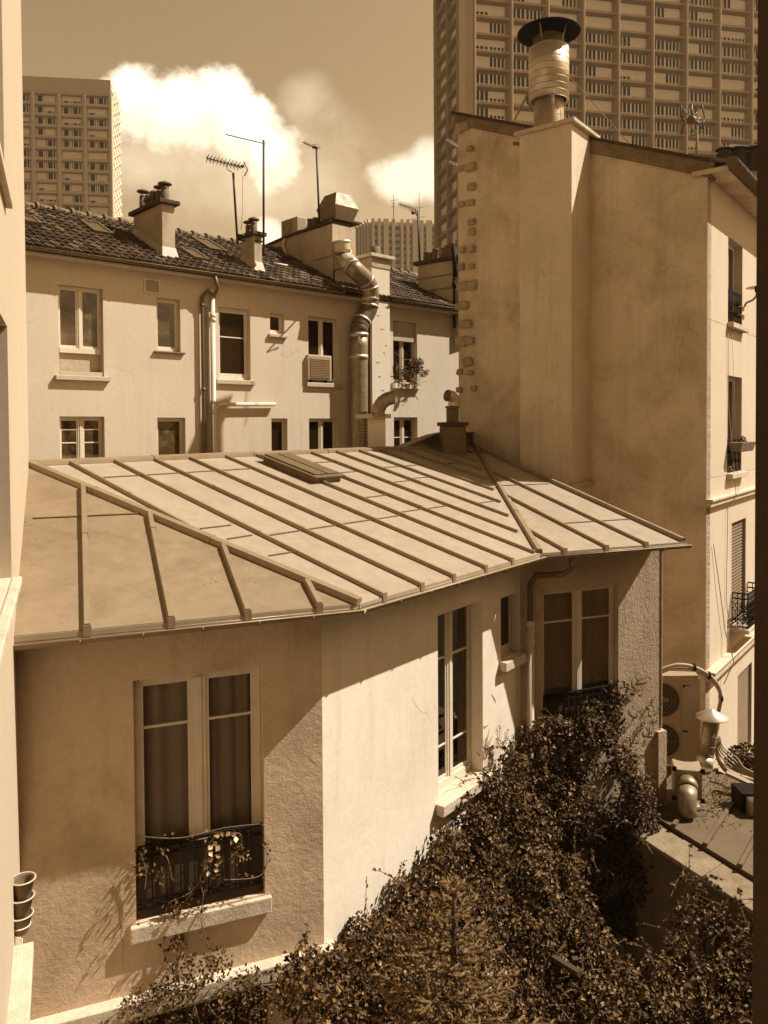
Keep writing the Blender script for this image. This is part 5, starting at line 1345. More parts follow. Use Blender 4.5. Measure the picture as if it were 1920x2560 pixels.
A0 = LW.pt(-1.3, 0, -.18); 
Wd = Wall((EW.P.x, EW.P.y), HE)
def lz_(p): return rz
cor = [LW.pt(-2.0, 0, -.23), LW.pt(Ll+1.5, 0, -.23), LW.pt(Ll+1.0, 0, -4.5), atz(1990, 2010, rz), atz(1782, 1921, rz), atz(1640, 1860, rz)]
cor = [Vector((c.x, c.y, 0)) for c in cor]
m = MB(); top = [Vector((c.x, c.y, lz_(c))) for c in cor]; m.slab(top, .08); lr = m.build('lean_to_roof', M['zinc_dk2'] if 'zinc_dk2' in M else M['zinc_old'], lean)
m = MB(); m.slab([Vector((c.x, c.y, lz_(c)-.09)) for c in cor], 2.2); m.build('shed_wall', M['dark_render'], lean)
ctr = Vector((5.2, 12.0, 0))
for k_ in range(-4, 6):
    o = ctr+EW.m*(k_*.55); a = o-EW.t*4; b = o+EW.t*min(2.6, lineint(o, EW.t, atz(1782, 1921, rz), atz(1990, 2010, rz))-.02)
    # clip to the roof polygon by the low wall
    kk_ = lineint(o, -EW.t, LW.P-LW.m*.24, LW.P-LW.m*.24+LW.t); a = o-EW.t*kk_ if kk_ < 4 else a
    a.z = lz_(a)+.001; b.z = lz_(b)+.001
    m = MB(); m.bar(a, b, .06, .05); m.build('roof_rib', M['zinc_dk2'], lr)
# twin-fan outdoor unit
def ground_at(px, py, z): return atz(px, py, z)
Yu = 13.9
u0_ = at(1655, 1905, Yu); UW = Wall((u0_.x, u0_.y), 100)
su = UW.s(1750, 1800); zb_, zt_ = UW.z(1750, 1918), UW.z(1750, 1695)
s0u = su-1.02
un = thing('twin_fan_outdoor_unit', 'tall white outdoor unit with two stacked round fans, half hidden behind the pitted house corner', 'air conditioner', UW.pt(su-.5, zb_))
m = MB(); m.wbox(UW, s0u, su, zb_, zt_, -.36, 0); m.build('casing', M['acbody'], un, .015)
m = MB(); m.wbox(UW, su-.36, su-.352, zb_+.02, zt_-.05, 0, .004); m.build('panel_joint', M['conc'], un)
hh_ = (zt_-zb_)
for f in (.74, .28):
    zc_ = zb_+hh_*f; cs = s0u+.36
    m = MB(); m.wbox(UW, cs-.33, cs+.33, zc_-.33, zc_+.33, .0, .012)
    f1 = m.build('fan_panel', M['conc'], un)
    m = MB(); m.slab([UW.pt(cs+math.cos(a/32*6.283)*.30, zc_+math.sin(a/32*6.283)*.30, .02) for a in range(32)], .006, -UW.m); m.build('fan_opening', M['acfan'], f1)
    m = MB()
    for r_ in (.06, .12, .18, .24, .30): m.tube([UW.pt(cs+math.cos(a/32*6.283)*r_, zc_+math.sin(a/32*6.283)*r_, .035) for a in range(33)], .006, 4, cap=False)
    for a in range(8): an_ = a*.785; m.tube([UW.pt(cs+math.cos(an_)*.05, zc_+math.sin(an_)*.05, .035), UW.pt(cs+math.cos(an_)*.30, zc_+math.sin(an_)*.30, .035)], .005, 4)
    m.wbox(UW, cs-.07, cs+.11, zc_-.03, zc_+.05, .03, .045)
    m.build('fan_guard', M['clay'], f1)
m = MB(); lq = UW.pt(su-.29, zt_-.17, .006)
m.add([UW.pt(su-.30, zt_-.14, .006), UW.pt(su-.16, zt_-.14, .006), UW.pt(su-.16, zt_-.146, .006), UW.pt(su-.25, zt_-.155, .006), UW.pt(su-.295, zt_-.20, .006)], [(0, 1, 2, 3, 4)])
m.wbox(UW, su-.30, su-.2, zb_+.62, zb_+.645, 0, .006); m.build('badge', M['iron'], un)
m = MB(); m.wbox(UW, s0u+.05, s0u+.13, zb_-.3, zb_, -.3, -.04); m.wbox(UW, su-.13, su-.05, zb_-.3, zb_, -.3, -.04); m.build('foot', M['iron'], un)
# insulated hose arching over the unit
hz = thing('insulated_hose', 'pale insulated hose arching over the outdoor unit and down to the roof', 'hose', at(1790, 1900, 13.9))
m = MB()
pth = [(1650, 1676), (1675, 1666), (1700, 1662), (1735, 1668), (1772, 1688), (1795, 1715), (1802, 1745), (1797, 1775), (1790, 1820), (1788, 1860), (1796, 1895), (1815, 1922), (1850, 1940), (1895, 1952)]
def smooth_(pp, n=4):
    out = []
    for i in range(len(pp)-1):
        p0 = pp[max(i-1, 0)]; p1 = pp[i]; p2 = pp[i+1]; p3 = pp[min(i+2, len(pp)-1)]
        for t in range(n):
            t /= n; out.append(.5*((2*p1)+(p2-p0)*t+(2*p0-5*p1+4*p2-p3)*t*t+(3*p1-p0-3*p2+p3)*t*t*t))
    return out+[pp[-1]]
for d_ in (0, .06): m.tube(smooth([at(x_, y_, 13.85+d_)+Vector((0, 0, -d_*.8)) for x_, y_ in pth]), .036-d_*.15, 8)
m.build('hose', M['cable'], hz)
m = MB()
for i in (3, 4, 6): q = at(*pth[i], 13.87); m.tube([q-Vector((.02, 0, .0)), q+Vector((.02, 0, .0))], .07, 8)
m.build('strap', M['iron'], hz)
m = MB()
for j in range(5): m.tube(smooth([at(1787+j*3, 1840, 13.8), at(1792+j*4, 1885-j*4, 13.7), at(1815+j*7, 1915-j*5, 13.5), at(1860, 1935-j*4, 13.3), at(1900, 1950-j*3, 13.1)]), .014, 5)
m.build('loose_cables', M['cable'], hz)
# cowled flue pipe
Yc_ = 13.2
cw = thing('cowled_flue_pipe', 'shiny leaning flue pipe with a flat conical cowl in front of the outdoor unit', 'flue', at(1765, 1910, Yc_))
kc = Yc_/1940
m = MB(); a, b = at(1762, 1900, Yc_), at(1780, 1800, Yc_); m.tube([a, b], 19*kc, 24)
for f in (.15, .38, .62, .85): q = a+(b-a)*f; dd = (b-a).normalized()*.008; m.tube([q-dd, q+dd], 19.8*kc, 24)
m.build('pipe', M['galv_dull'], cw)
m = MB(); m.tube([at(1760, 1918, Yc_-.06), at(1763, 1893, Yc_)], 20.5*kc, 20); m.build('elbow', M['galv'], cw)
m = MB(); m.tube([b, at(1781, 1796, Yc_)], 17*kc, 20); m.build('vent_gap', M['iron'], cw)
m = MB(); m.lathe(at(1780, 1794, Yc_), [(39*kc, 0), (38.5*kc, .02), (.01, .15)], 32); m.lathe(at(1780, 1794, Yc_), [(.01, .02), (39*kc, 0)], 32); m.build('cowl', M['galv'], cw)
# fan box with round spigot
pbx = at(1690, 2008, 12.6); XW = Wall((pbx.x, pbx.y), 104)
kb = 12.6/1940
fb_ = thing('duct_fan_box', 'pale square fan box on the lean-to roof with a shiny round spigot on its front', 'fan box', pbx)
sxa, sxb = XW.s(1686, 1960), XW.s(1757, 1960); zxa, zxb = XW.z(1750, 2002), XW.z(1750, 1928)
m = MB(); m.wbox(XW, sxa, sxb, zxa, zxb, -.42, 0); m.build('casing', M['acbody'], fb_, .02)
for (a, z) in ((sxa, zxa), (sxb, zxa), (sxa, zxb), (sxb, zxb)):
    m = MB(); m.wbox(XW, a-.035, a+.035, z-.035, z+.035, -.03, .012); m.build('corner_piece', M['iron'], fb_, .006)
m = MB(); cxx = (sxa*.55+sxb*.45); czz = zxb-.22
m.tube([XW.pt(cxx, czz, 0), XW.pt(cxx, czz, .10), XW.pt(cxx-.01, czz-.03, .17)], .155, 24)
fsp = m.build('spigot', M['galv_dull'], fb_)
m = MB(); m.tube([XW.pt(cxx-.01, czz-.03, .16), XW.pt(cxx-.03, czz-.10, .26), XW.pt(cxx-.04, czz-.26, .33), XW.pt(cxx-.04, czz-.36, .34)], [.145, .15, .145, .14], 22); m.build('bent_duct', M['galv_dull'], fb_)
# crumpled foil and the small motor at the margin
m = MB(); rnd_ = random.Random(4); c = at(1733, 2022, 12.3); vs = [c+Vector((rnd_.uniform(-.1, .1), rnd_.uniform(-.1, .1), rnd_.uniform(0, .12))) for _ in range(16)]
m.add(vs, [(i, (i+5) % 16, (i+9) % 16) for i in range(16)]); tag(m.build('crumpled_foil', M['galv']), 'small crumpled piece of foil on the roof beside the spigot', 'foil')
mo = thing('roof_motor', 'dark little motor housing on the lean-to roof at the right margin', 'motor', at(1862, 2030, 12.6))
q = at(1858, 2030, 12.6); m = MB(); m.hexa([q+Vector(v) for v in ((-.12, -.2, 0), (.25, -.2, 0), (.25, .2, 0), (-.12, .2, 0), (-.12, -.2, .4), (.25, -.2, .4), (.25, .2, .4), (-.12, .2, .4))]); m.build('housing', M['iron'], mo, .02)
m = MB(); m.tube([q+Vector((-.05, -.22, .2)), q+Vector((.3, -.26, .2))], .16, 16); m.build('drum', M['galv_dull'], mo)
ry = thing('cable_rail', 'pale metal rail lying across the lean-to roof under the loose cables', 'rail', at(1850, 1955, 13.0))
m = MB(); m.bar(at(1815, 1935, 13.2), at(1895, 1972, 12.9), .12, .05); m.build('channel', M['acbody'], ry)
# ================================================================== vegetation
rv = random.Random(11)
def rnorm():
    while True:
        v = Vector((rv.uniform(-1, 1), rv.uniform(-1, 1), rv.uniform(-1, 1)))
        if .05 < v.length < 1: return v.normalized()
def leaf(vs, fs, p, n, size, asp=.42):
    """small pointed leaf folded along its midrib"""
    a = n.orthogonal().normalized(); a = (Matrix.Rotation(rv.uniform(0, 6.283), 3, n) @ a); b = n.cross(a)
    t = size; w = size*asp; k = len(vs)
    vs.extend([p-a*t*.5, p-b*w+n*(w*.35)-a*t*.05, p+a*t*.5-n*t*.12, p+b*w+n*(w*.35)-a*t*.05])
    fs.extend([(k, k+1, k+2), (k, k+2, k+3)])
def meshobj(name, vs, fs, mat, parent, label=None):
    lo = Vector((sum(v.x for v in vs)/len(vs), sum(v.y for v in vs)/len(vs), min(v.z for v in vs)))
    me = bpy.data.meshes.new(name); me.from_pydata([v-lo for v in vs], [], fs); me.materials.append(mat); me.update()
    o = bpy.data.objects.new(name, me); return link(o, parent, tuple(lo))
from mathutils import noise as mn
def blobs(lst, per=1500, size=.065, gap=.06, up=.35, fl=.4, inner=.33):
    vs, fs = [], []
    for (c, r) in lst:
        rr = Vector(r) if isinstance(r, (tuple, list)) else Vector((r, r, r))
        n = int(per*(rr.x*rr.y+rr.y*rr.z+rr.x*rr.z)/3/.25)
        for _ in range(n):
            d = rnorm()
            f = 1+.28*mn.noise(c+d*1.7*rr.x*2)+.10*mn.noise((c+d)*5)
            core = rv.random() < inner; f *= rv.uniform(.45, .74) if core else rv.uniform(.80, 1.06)
            p = c+Vector((d.x*rr.x, d.y*rr.y, d.z*rr.z))*f
            if not core and mn.noise(p*2.1)+.45*mn.noise(p*6.0) < gap: continue
            nn = (d*.55+rnorm()*.75+Vector((.25, -.15, up))).normalized()
            leaf(vs, fs, p, nn, size*rv.uniform(.6, 1.35), rv.uniform(.28, .5))
    return vs, fs
def sprays(starts, n, ln, droop, size, per=16, dirs=None):
    """loose shoots that leave the mass: stems with leaves"""
    vs, fs, st = [], [], MB()
    for _ in range(n):
        p = rv.choice(starts)+rnorm()*.25; d = (rnorm()+Vector((0, -.3, .6))).normalized() if dirs is None else (rnorm()*.5+dirs).normalized()
        pts = [p]; l = ln*rv.uniform(.5, 1.2)
        for i in range(6): d = (d+Vector((0, 0, -droop))+rnorm()*.18).normalized(); p = p+d*l/6; pts.append(p)
        st.tube(pts, .0045, 4, cap=False)
        for i in range(per):
            k = rv.uniform(.1, 1)*5.99; q = pts[int(k)].lerp(pts[int(k)+1], k-int(k))+rnorm()*.02
            leaf(vs, fs, q, (rnorm()+Vector((0, -.3, .5))).normalized(), size*rv.uniform(.6, 1.3))
    return vs, fs, st
def cw_(px, py, o): a, z = WC_.hit(px, py, o); return WC_.pt(a, z, o)
def dw_(px, py, o): a, z = WD_.hit(px, py, o); return WD_.pt(a, z, o)
L1 = [(cw_(845, 2432, .22), (.30, .28, .26)), (cw_(925, 2345, .24), (.34, .3, .28)), (cw_(1000, 2285, .26), (.36, .34, .34)), (cw_(1075, 2210, .28), (.36, .36, .40)), (cw_(1130, 2140, .30), (.36, .36, .42)),
      (cw_(1190, 2060, .30), (.34, .34, .42)), (cw_(1245, 1985, .28), (.34, .32, .42)), (cw_(1290, 1925, .26), (.30, .3, .42)), (cw_(1150, 2260, .35), .5), (cw_(1230, 2160, .45), .5), (cw_(1290, 2060, .45), .5), (cw_(1060, 2330, .4), .5)]
L2 = [(dw_(1340, 1870, .22), (.34, .25, .38)), (dw_(1400, 1830, .22), (.36, .28, .34)), (dw_(1462, 1822, .22), (.34, .28, .36)), (dw_(1520, 1835, .22), (.28, .28, .40)), (dw_(1380, 1960, .3), .48), (dw_(1340, 2040, .4), .45), (dw_(1448, 1905, .26), (.3, .26, .34)),
      (dw_(1555, 1910, .24), (.3, .28, .42)), (dw_(1590, 1990, .26), (.3, .3, .42)), (dw_(1622, 2060, .28), (.30, .3, .40)), (dw_(1645, 2120, .3), (.32, .3, .30)), (dw_(1540, 1745, .12), (.16, .12, .14)), (dw_(1480, 1762, .12), (.26, .14, .12)),
      (dw_(1600, 2200, .35), (.16, .2, .42)), (dw_(1445, 1990, .35), (.3, .3, .22))]
for q_ in ((1330, 2080), (1400, 2060), (1470, 2080), (1540, 2060), (1340, 2190), (1420, 2190), (1500, 2190), (1580, 2160), (1400, 2300), (1480, 2300), (1560, 2290), (1620, 2260), (1660, 2350)):
    L2.append((dw_(q_[0], q_[1], .12), (.42, .16, .44)))
creep = thing('wall_creeper', 'dense leafy creeper climbing the corner of the house up to the curtained window', 'creeper', (2.2, 11.6, 0))
vs, fs = blobs(L1+L2, 2900, .054)
a, b, st = sprays([c for c, r in L1[:8]]+[c for c, r in L2], 260, .55, .12, .05)
k = len(vs); vs += a; fs += [tuple(i+k for i in f) for f in b]
st2 = MB()
for _ in range(46):                              # clinging tendrils on the plaster at the edges
    px = rv.choice([rv.uniform(1560, 1650), rv.uniform(1150, 1260), rv.uniform(1540, 1600)]); py = rv.uniform(1700, 2000) if px > 1500 else 2000-(px-1130)*1.1+rv.uniform(-30, 20)
    Wq = WD_ if px > 1500 else WC_
    q, z = Wq.hit(px, py); p = Wq.pt(q, z, .01); pts = [p]; ang = rv.uniform(.3, 2.4)
    for i in range(5): ang += rv.uniform(-.5, .5); q += math.cos(ang)*.05; z += math.sin(ang)*.05; pts.append(Wq.pt(q, z, .012+.01*rv.random()))
    if pts[-1] and 0 < q < (LWD if Wq is WD_ else LWC):
        st2.tube(pts, .004, 4, cap=False)
        for p in pts: leaf(vs, fs, p+Wq.m*.02, (Wq.m+rnorm()*.6).normalized(), .035)
meshobj('leaves', vs, fs, M['leaf'], creep)
st.build('shoots', M['stem'], creep, recalc=False); st2.build('tendrils', M['stem'], creep, recalc=False)
m = MB()
for (x0, y0, x1, y1) in ((1330, 2300, 1310, 1850), (1360, 2400, 1420, 1850), (1450, 2450, 1560, 1950), (1600, 2350, 1600, 2100), (1240, 2350, 1200, 2050)):
    a = dw_(x0, y0, .15) if x0 > 1300 else cw_(x0, y0, .15); b = dw_(x1, y1, .12) if x1 > 1300 else cw_(x1, y1, .12)
    a.z = .0
    m.tube([a, a.lerp(b, .33)+rnorm()*.08, a.lerp(b, .66)+rnorm()*.08, b], [.035, .028, .02, .012], 7)
m.build('stems', M['bark'], creep)
L3 = [((770, 2462, 7.45), .32), ((850, 2500, 7.5), .46), ((940, 2440, 7.8), .46), ((1030, 2420, 8.1), .5), ((1000, 2530, 7.4), .5), ((1120, 2460, 8.3), .5), ((1240, 2290, 9.6), .55), ((1330, 2220, 10.0), .55), ((1300, 2360, 9.4), .55),
      ((1400, 2290, 9.9), .5), ((1440, 2380, 9.6), .45), ((1390, 2470, 9.2), .5), ((1490, 2440, 9.4), .45), ((1210, 2520, 8.6), .5), ((1310, 2530, 8.6), .45), ((1470, 2540, 8.8), .5), ((860, 2590, 6.9), .45), ((1410, 2190, 10.3), .35), ((1130, 2350, 8.9), .5)]
mound = thing('creeper_mound', 'rounded mound of the same creeper spilling over in the lower middle, around the fir', 'creeper', (1.0, 8.8, 0))
ml = [(at(*q), r) for q, r in L3]
vs, fs = blobs(ml, 2500, .052)
a, b, st = sprays([c for c, r in ml], 230, .5, .10, .05)
k = len(vs); vs += a; fs += [tuple(i+k for i in f) for f in b]
meshobj('leaves', vs, fs, M['leaf'], mound); st.build('shoots', M['stem'], mound, recalc=False)
m = MB()
for c, r in ml[::3]: a = Vector((c.x, c.y, 0)); m.tube([a, a.lerp(c, .5)+rnorm()*.1, c], [.04, .03, .015], 6)
m.build('stems', M['bark'], mound)
L4 = [((1560, 2500, 8.9), .42), ((1640, 2440, 9.3), .40), ((1700, 2400, 9.5), .34), ((1740, 2500, 9.0), .42), ((1650, 2560, 8.6), .45), ((1800, 2440, 9.3), .38), ((1850, 2360, 9.6), .34), ((1830, 2540, 8.8), .45), ((1790, 2330, 9.8), .26), ((1700, 2290, 10.2), .16), ((1755, 2240, 10.4), .16), ((1900, 2450, 9.1), .4), ((1560, 2580, 8.5), .4)]
bush = thing('corner_bush', 'leafy bush in the deep shade under the low boundary wall, lower right corner', 'bush', (3.6, 9.2, 0))
ml = [(at(*q), r) for q, r in L4]
vs, fs = blobs(ml, 2300, .056, gap=.04)
a, b, st = sprays([c for c, r in ml], 150, .55, .10, .055)
k = len(vs); vs += a; fs += [tuple(i+k for i in f) for f in b]
meshobj('leaves', vs, fs, M['leaf'], bush); st.build('shoots', M['stem'], bush, recalc=False)
m = MB()
for c, r in ml[::2]: a = Vector((c.x, c.y, 0)); m.tube([a, a.lerp(c, .5)+rnorm()*.1, c], [.04, .03, .015], 6)
m.build('stems', M['bark'], bush)
# fir tree
Yt = 6.7; tip_ = at(1134, 2208, Yt); tb = Vector((tip_.x+.02, tip_.y, 0))
fir = thing('young_fir_tree', 'young fir tree with stubby bottlebrush twigs at the bottom centre', 'fir tree', tb)
m = MB(); m.tube([tb, tip_.lerp(tb, .5), tip_-Vector((0, 0, .3)), tip_+Vector((0, 0, .02))], [.09, .06, .02, .006], 8); m.build('trunk', M['bark'], fir)
vs, fs, br = [], [], MB()
def twig(p, d, l):
    e = p+d*l; br.tube([p, e], .004, 4, cap=False)
    q5 = MB(); q5.tube([p, p+d*l*.15, p+d*l*.8, e], [.006, .013, .012, .004], 6); k = len(vs); vs.extend(q5.v); fs.extend(tuple(i+k for i in f) for f in q5.f)
    n = int(l/.0048)
    for i in range(n):
        q = p.lerp(e, (i+.5)/n); a = d.orthogonal().normalized(); a = Matrix.Rotation(rv.uniform(0, 6.28), 3, d) @ a
        nd = (a+d*.55+Vector((0, 0, .15))).normalized()*(.023+.004*rv.random()); w = d.cross(nd).normalized()*.0065
        k = len(vs); vs.extend([q-w, q+w, q+nd]); fs.append((k, k+1, k+2))
    for i in range(14):
        nd = (d+rnorm()*.7).normalized()*.018; w = nd.orthogonal().normalized()*.005; k = len(vs); vs.extend([e-w, e+w, e+nd]); fs.append((k, k+1, k+2))
z = tip_.z-.04; lev = 0
while z > tip_.z-1.75:
    dz = tip_.z-z; Lb = .06+dz*.62; Lb = min(Lb, .92)
    nb = 5+int(dz*2)
    for i in range(nb):
        an = 6.283*i/nb+lev*1.3+rv.uniform(-.2, .2)
        d = Vector((math.cos(an), math.sin(an), .38-.25*dz)).normalized(); p = Vector((tip_.x, tip_.y, z)); L_ = Lb*rv.uniform(.8, 1.1)
        pts = [p+d*L_*t+Vector((0, 0, -.12*L_*t*t+.10*L_*t**3)) for t in (0, .25, .5, .75, 1)]
        br.tube(pts, [.012, .009, .007, .005, .003], 5, cap=False)
        nt_ = max(3, int(L_/.075))
        for j in range(nt_):
            t = (j+1)/(nt_+.3); c = pts[int(t*3.99)].lerp(pts[min(4, int(t*3.99)+1)], t*3.99-int(t*3.99)); sd = 1 if j % 2 else -1
            dd = (pts[-1]-pts[0]).normalized(); sv = dd.cross(Vector((0, 0, 1))).normalized()*sd
            ll = min(.30, (.05+.26*(1-t)*L_/.9+.02))
            d2 = (sv*.85+dd*.75+Vector((0, 0, rv.uniform(-.05, .2)))).normalized(); twig(c, d2, ll)
            if ll > .10:
                for u in (.5, .85):
                    s2 = d2.cross(Vector((0, 0, 1))).normalized()*rv.choice((-1, 1)); twig(c+d2*ll*u, (s2*.8+d2*.7+Vector((0, 0, .15))).normalized(), .05*rv.uniform(.8, 1.3))
        twig(pts[-2], (pts[-1]-pts[-2]).normalized(), (pts[-1]-pts[-2]).length+.03)
    z -= .20; lev += 1
twig(tip_-Vector((0, 0, .2)), Vector((.03, 0, 1)).normalized(), .24)
meshobj('foliage', vs, fs, M['needle'], fir); br.build('branches', M['bark'], fir, recalc=False)
# thin vine around the left window and below it
vine = thing('straggling_vine', 'straggling thin vine hanging over the railing and sill of the left french window', 'vine', WB_.pt((wb0+wb1)/2, 0, .2))
def bw_(px, py, o): a, z = WB_.hit(px, py, o); return WB_.pt(a, z, o)
m = MB(); vs, fs = [], []
paths = [[(545, 2085), (520, 2115), (512, 2160), (500, 2200), (508, 2240), (503, 2290), (515, 2350), (533, 2410), (530, 2470)], [(480, 2230), (455, 2270), (440, 2320), (455, 2370), (430, 2420), (400, 2470), (330, 2500)], [(500, 2205), (470, 2235), (420, 2262), (412, 2330), (415, 2400), (470, 2450), (600, 2470)],
         [(560, 2085), (600, 2085), (598, 2120), (570, 2150)], [(350, 2130), (365, 2180), (360, 2230)], [(655, 2110), (668, 2140), (650, 2190), (560, 2200)], [(330, 2510), (420, 2480), (560, 2470), (700, 2460)], [(370, 2570), (410, 2500), (470, 2480), (500, 2560)], [(250, 2570), (300, 2530), (380, 2540), (460, 2500)], [(560, 2560), (520, 2500), (600, 2450), (690, 2490), (760, 2560)], [(430, 2200), (420, 2150), (400, 2120)], [(340, 2090), (450, 2095), (560, 2070), (650, 2060)]]
for pi, q in enumerate(paths):
    o = .04 if pi not in (6, 7, 8, 9) else .26
    pts = smooth([bw_(x_, y_, o+rv.uniform(0, .04)) for x_, y_ in q], 5); m.tube(pts, .0055, 5, cap=False)
    for p in pts:
        for _ in range(rv.choice((0, 1, 2, 3))): leaf(vs, fs, p+rnorm()*.05, (rnorm()+WB_.m*.7+Vector((.2, 0, .3))).normalized(), rv.uniform(.025, .055), .35)
for cx_, cy_, r_, n in ((445, 2360, .09, 90), (440, 2270, .07, 40), (480, 2440, .20, 240), (420, 2480, .18, 220), (540, 2410, .16, 180), (350, 2520, .2, 200), (560, 2500, .25, 260), (620, 2460, .18, 200), (660, 2530, .25, 280), (450, 2550, .25, 260), (400, 2195, .1, 30), (600, 2140, .12, 40), (360, 2170, .1, 30)):
    c = bw_(cx_, cy_, .08 if cy_ < 2400 else .24)
    for _ in range(n): p = c+rnorm()*r_*rv.random()**.4; leaf(vs, fs, p, (rnorm()+WB_.m*.6+Vector((.2, 0, .3))).normalized(), rv.uniform(.022, .05), .35)
meshobj('leaves', vs, fs, M['leaf'], vine)
vs, fs = [], []
for (x_, y_) in ((543, 2088), (556, 2086), (570, 2085), (583, 2086), (527, 2118), (545, 2120), (527, 2135), (545, 2140), (550, 2152), (543, 2160), (540, 2175), (545, 2183), (590, 2098), (597, 2112), (580, 2105), (520, 2185), (535, 2195), (525, 2150), (515, 2168), (538, 2108)):
    leaf(vs, fs, bw_(x_, y_, .14), (WB_.m+rnorm()*.35+Vector((0, 0, .3))).normalized(), rv.uniform(.055, .08), .38)
meshobj('lit_leaves', vs, fs, M['leaf2'], vine)  # sunlight on these leaves is put in as a paler leaf colour
for q in ((300, 420), (500, 600)):
    pts = [bw_(rv.uniform(*q), 2560, .3), bw_(rv.uniform(*q), 2530, .25), bw_(rv.uniform(*q), 2490, .18)]; m.tube(pts, .008, 5, cap=False)
m.build('stems', M['stem'], vine, recalc=False)
# hanging pots on the wing wall
for i, (py, lab) in enumerate(((2196, 'highest of the three empty hanging flower pots by the wing wall'), (2240, 'middle one of the three empty hanging flower pots by the wing wall'), (2284, 'lowest of the three empty hanging flower pots by the wing wall, on a saucer ring'))):
    c = at(58-i*3, py, 6.35); pt_ = thing('hanging_flower_pot', lab, 'flower pot', c-Vector((0, 0, .16)), 'hanging pots by the wing wall')
    m = MB(); m.lathe(c, [(.055, -.16), (.085, -.02), (.092, -.02), (.094, .0), (.080, .0), (.075, -.03), (.05, -.15), (.01, -.15)], 24); m.build('pot', M['clay'], pt_)
    m = MB(); m.tube([c+Vector((math.cos(a/20*6.283)*.096, math.sin(a/20*6.283)*.096, -.002)) for a in range(21)], .005, 5, cap=False); m.tube([c+Vector((-.09, 0, 0)), c+Vector((-.2, .02, .02))], .006, 5); m.build('ring_holder', M['white'], pt_)
m = MB(); c = at(52, 2312, 6.35); m.tube([c+Vector((math.cos(a/20*6.283)*.075, math.sin(a/20*6.283)*.075, 0)) for a in range(21)], .006, 5, cap=False); tag(m.build('saucer_ring', M['white']), 'thin pale wire ring below the lowest hanging pot', 'wire ring')
# sill slab and wire at the bottom left
sz_ = atz(84, 2352, at(84, 2352, 6.3).z); o_ = (sz_-GW.P).dot(GW.m); s_ = (sz_-GW.P).dot(GW.t)
m = MB(); m.wbox(GW, s_-1.8, s_, sz_.z-.10, sz_.z, -.02, o_); m.build('lower_sill', M['stone'], wing, .01)
wr = thing('sill_wire_frame', 'bent wire frame standing on the bright sill at the bottom left edge', 'wire frame', Vector((sz_.x, sz_.y, sz_.z)))
m = MB(); m.tube([at(42, 2345, 6.1), at(44, 2345, 6.1), at(56, 2348, 6.1), at(50, 2470, 5.6)], .004, 4); m.tube([at(46, 2347, 6.1), at(42, 2460, 5.6)], .004, 4); m.build('wire', M['white'], wr)
# flowers at the far window and on the facade
def tuft(name, label, cat, c, r, n, size, mat='leaf', stemto=None):
    t = thing(name, label, cat, c-Vector((0, 0, r))); vs, fs = [], []
    for _ in range(n): p = c+rnorm()*r*rv.random()**.4*Vector((1, 1, 1)).x; leaf(vs, fs, p, (rnorm()+Vector((.2, -.4, .4))).normalized(), size*rv.uniform(.6, 1.3), .4)
    meshobj('leaves', vs, fs, M[mat], t)
    m = MB()
    for _ in range(7): m.tube([c-Vector((0, 0, r)), c+rnorm()*r*.5, c+rnorm()*r*.95], .007, 4, cap=False)
    m.build('stems', M['stem'], t); return t
def a2(px, py, o): a, z = WA.hit(px, py, o); return WA.pt(a, z, o)
t = tuft('potted_geranium', 'bushy potted plant trailing over the right end of the drying rack window sill', 'potted plant', a2(1040, 915, .25), .26, 220, .07)
m = MB(); c = a2(1024, 945, .12); m.lathe(c, [(.10, -.12), (.14, .12), (.12, .12), (.09, -.1), (.01, -.1)], 16); m.build('pot', M['clay'], t)
vs, fs = [], []
for (x_, y_, r_) in ((1052, 905, .12), (1060, 935, .14), (1066, 930, .1), (1036, 958, .08)):
    c = a2(x_, y_, .3)
    for _ in range(60): leaf(vs, fs, c+rnorm()*r_*rv.random()**.4, (rnorm()+Vector((.2, -.4, .4))).normalized(), .06)
meshobj('leaves', vs, fs, M['leaf2'], t)
tuft('small_sill_plant', 'small plant behind the rungs of the drying rack', 'potted plant', a2(1010, 932, .12), .14, 90, .05)
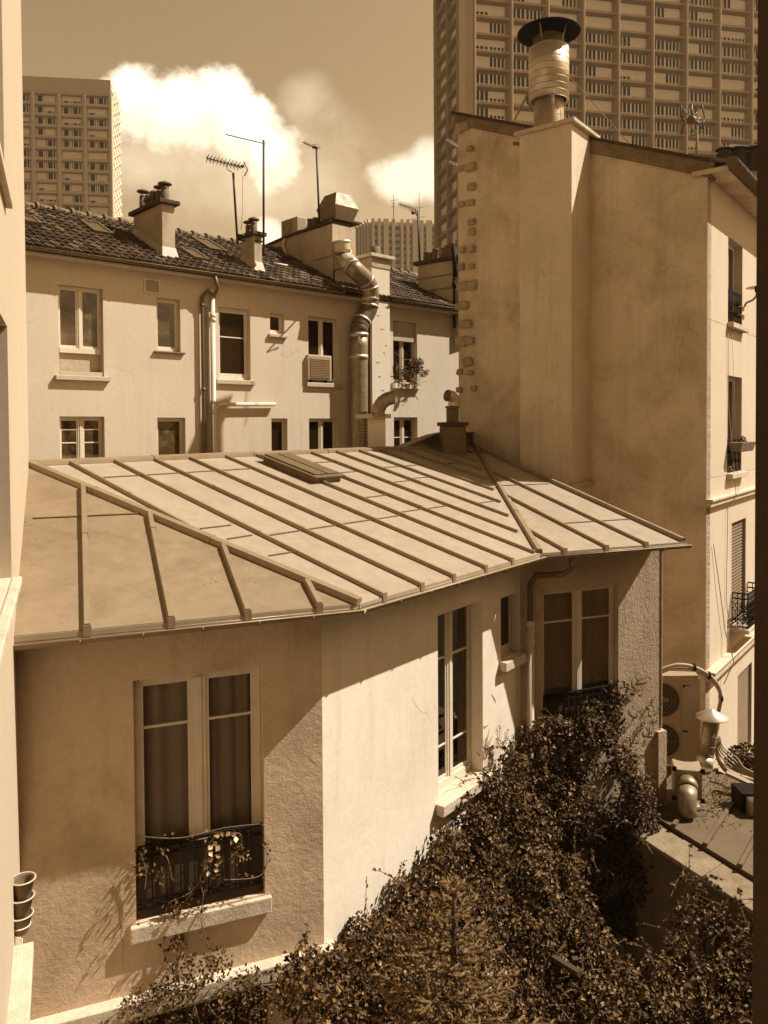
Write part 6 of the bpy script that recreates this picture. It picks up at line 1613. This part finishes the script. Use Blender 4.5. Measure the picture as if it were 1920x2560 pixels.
tuft('flower_box_seedlings', 'sparse seedlings growing in the terracotta flower box on the sunlit facade', 'plants', EW.pt((o2[0]+o2[1])/2, EW.z(1838, 1100), .18), .12, 50, .05)
tb_ = at(1880, 1905, 14.6)
tuft('terrace_shrub', 'shrub growing at the foot of the sunlit facade beside the lowest shutter', 'shrub', tb_+Vector((-.1, 0, -.05)), .40, 1300, .07)
tuft('balcony_plant', 'plants behind the balcony railing of the shuttered window', 'potted plant', EW.pt((sb0+sb1)/2, bz0+.2, .2), .22, 160, .06)
# fallen leaves on the lean-to
vs, fs = [], []
for _ in range(500):
    px, py = rv.gauss(1790, 45), rv.gauss(1985, 35)
    p = atz(px, py, rz+.05); p.z = lz_(p)+.012+rv.random()*.02
    if (p-LW.P).dot(LW.m) < -.3 and (p-EW.P).dot(EW.m) > .1: leaf(vs, fs, p, (Vector((0, 0, 1))+rnorm()*.5).normalized(), .04)
o = meshobj('fallen_leaves', vs, fs, M['leaf'], None); tag(o, 'dead leaves scattered on the lean-to roof', 'fallen leaves', kind='stuff')
# dark fence posts in the hollow of the creeper
tr = thing('garden_trellis', 'dark timber trellis posts standing in the deep shade inside the creeper', 'trellis', at(1430, 2560, 9.0))
m = MB()
for px in (1395, 1440):
    a = at(px, 2400, 9.0); m.bar(Vector((a.x, a.y, 0)), a, .07, .07, (0, 1, 0))
m.bar(at(1385, 2400, 9.0), at(1450, 2440, 8.6), .07, .05); m.build('posts', M['bark'], tr)

# ================================================================== air
hz_ = MB(); hz_.hexa([Vector(v) for v in ((-210, -3, -1), (260, -3, -1), (260, 400, -1), (-210, 400, -1), (-210, -3, 130), (260, -3, 130), (260, 400, 130), (-210, 400, 130))])
hm = bpy.data.materials.new('haze'); hm.use_nodes = True; t = hm.node_tree; t.nodes.remove(t.nodes['Principled BSDF'])
pv = t.nodes.new('ShaderNodeVolumePrincipled'); pv.inputs['Color'].default_value = (.95, .80, .55, 1); pv.inputs['Density'].default_value = .0003; pv.inputs['Anisotropy'].default_value = .2
t.links.new(pv.outputs[0], t.nodes['Material Output'].inputs['Volume'])
ho = hz_.build('haze', hm); ho['kind'] = 'stuff'
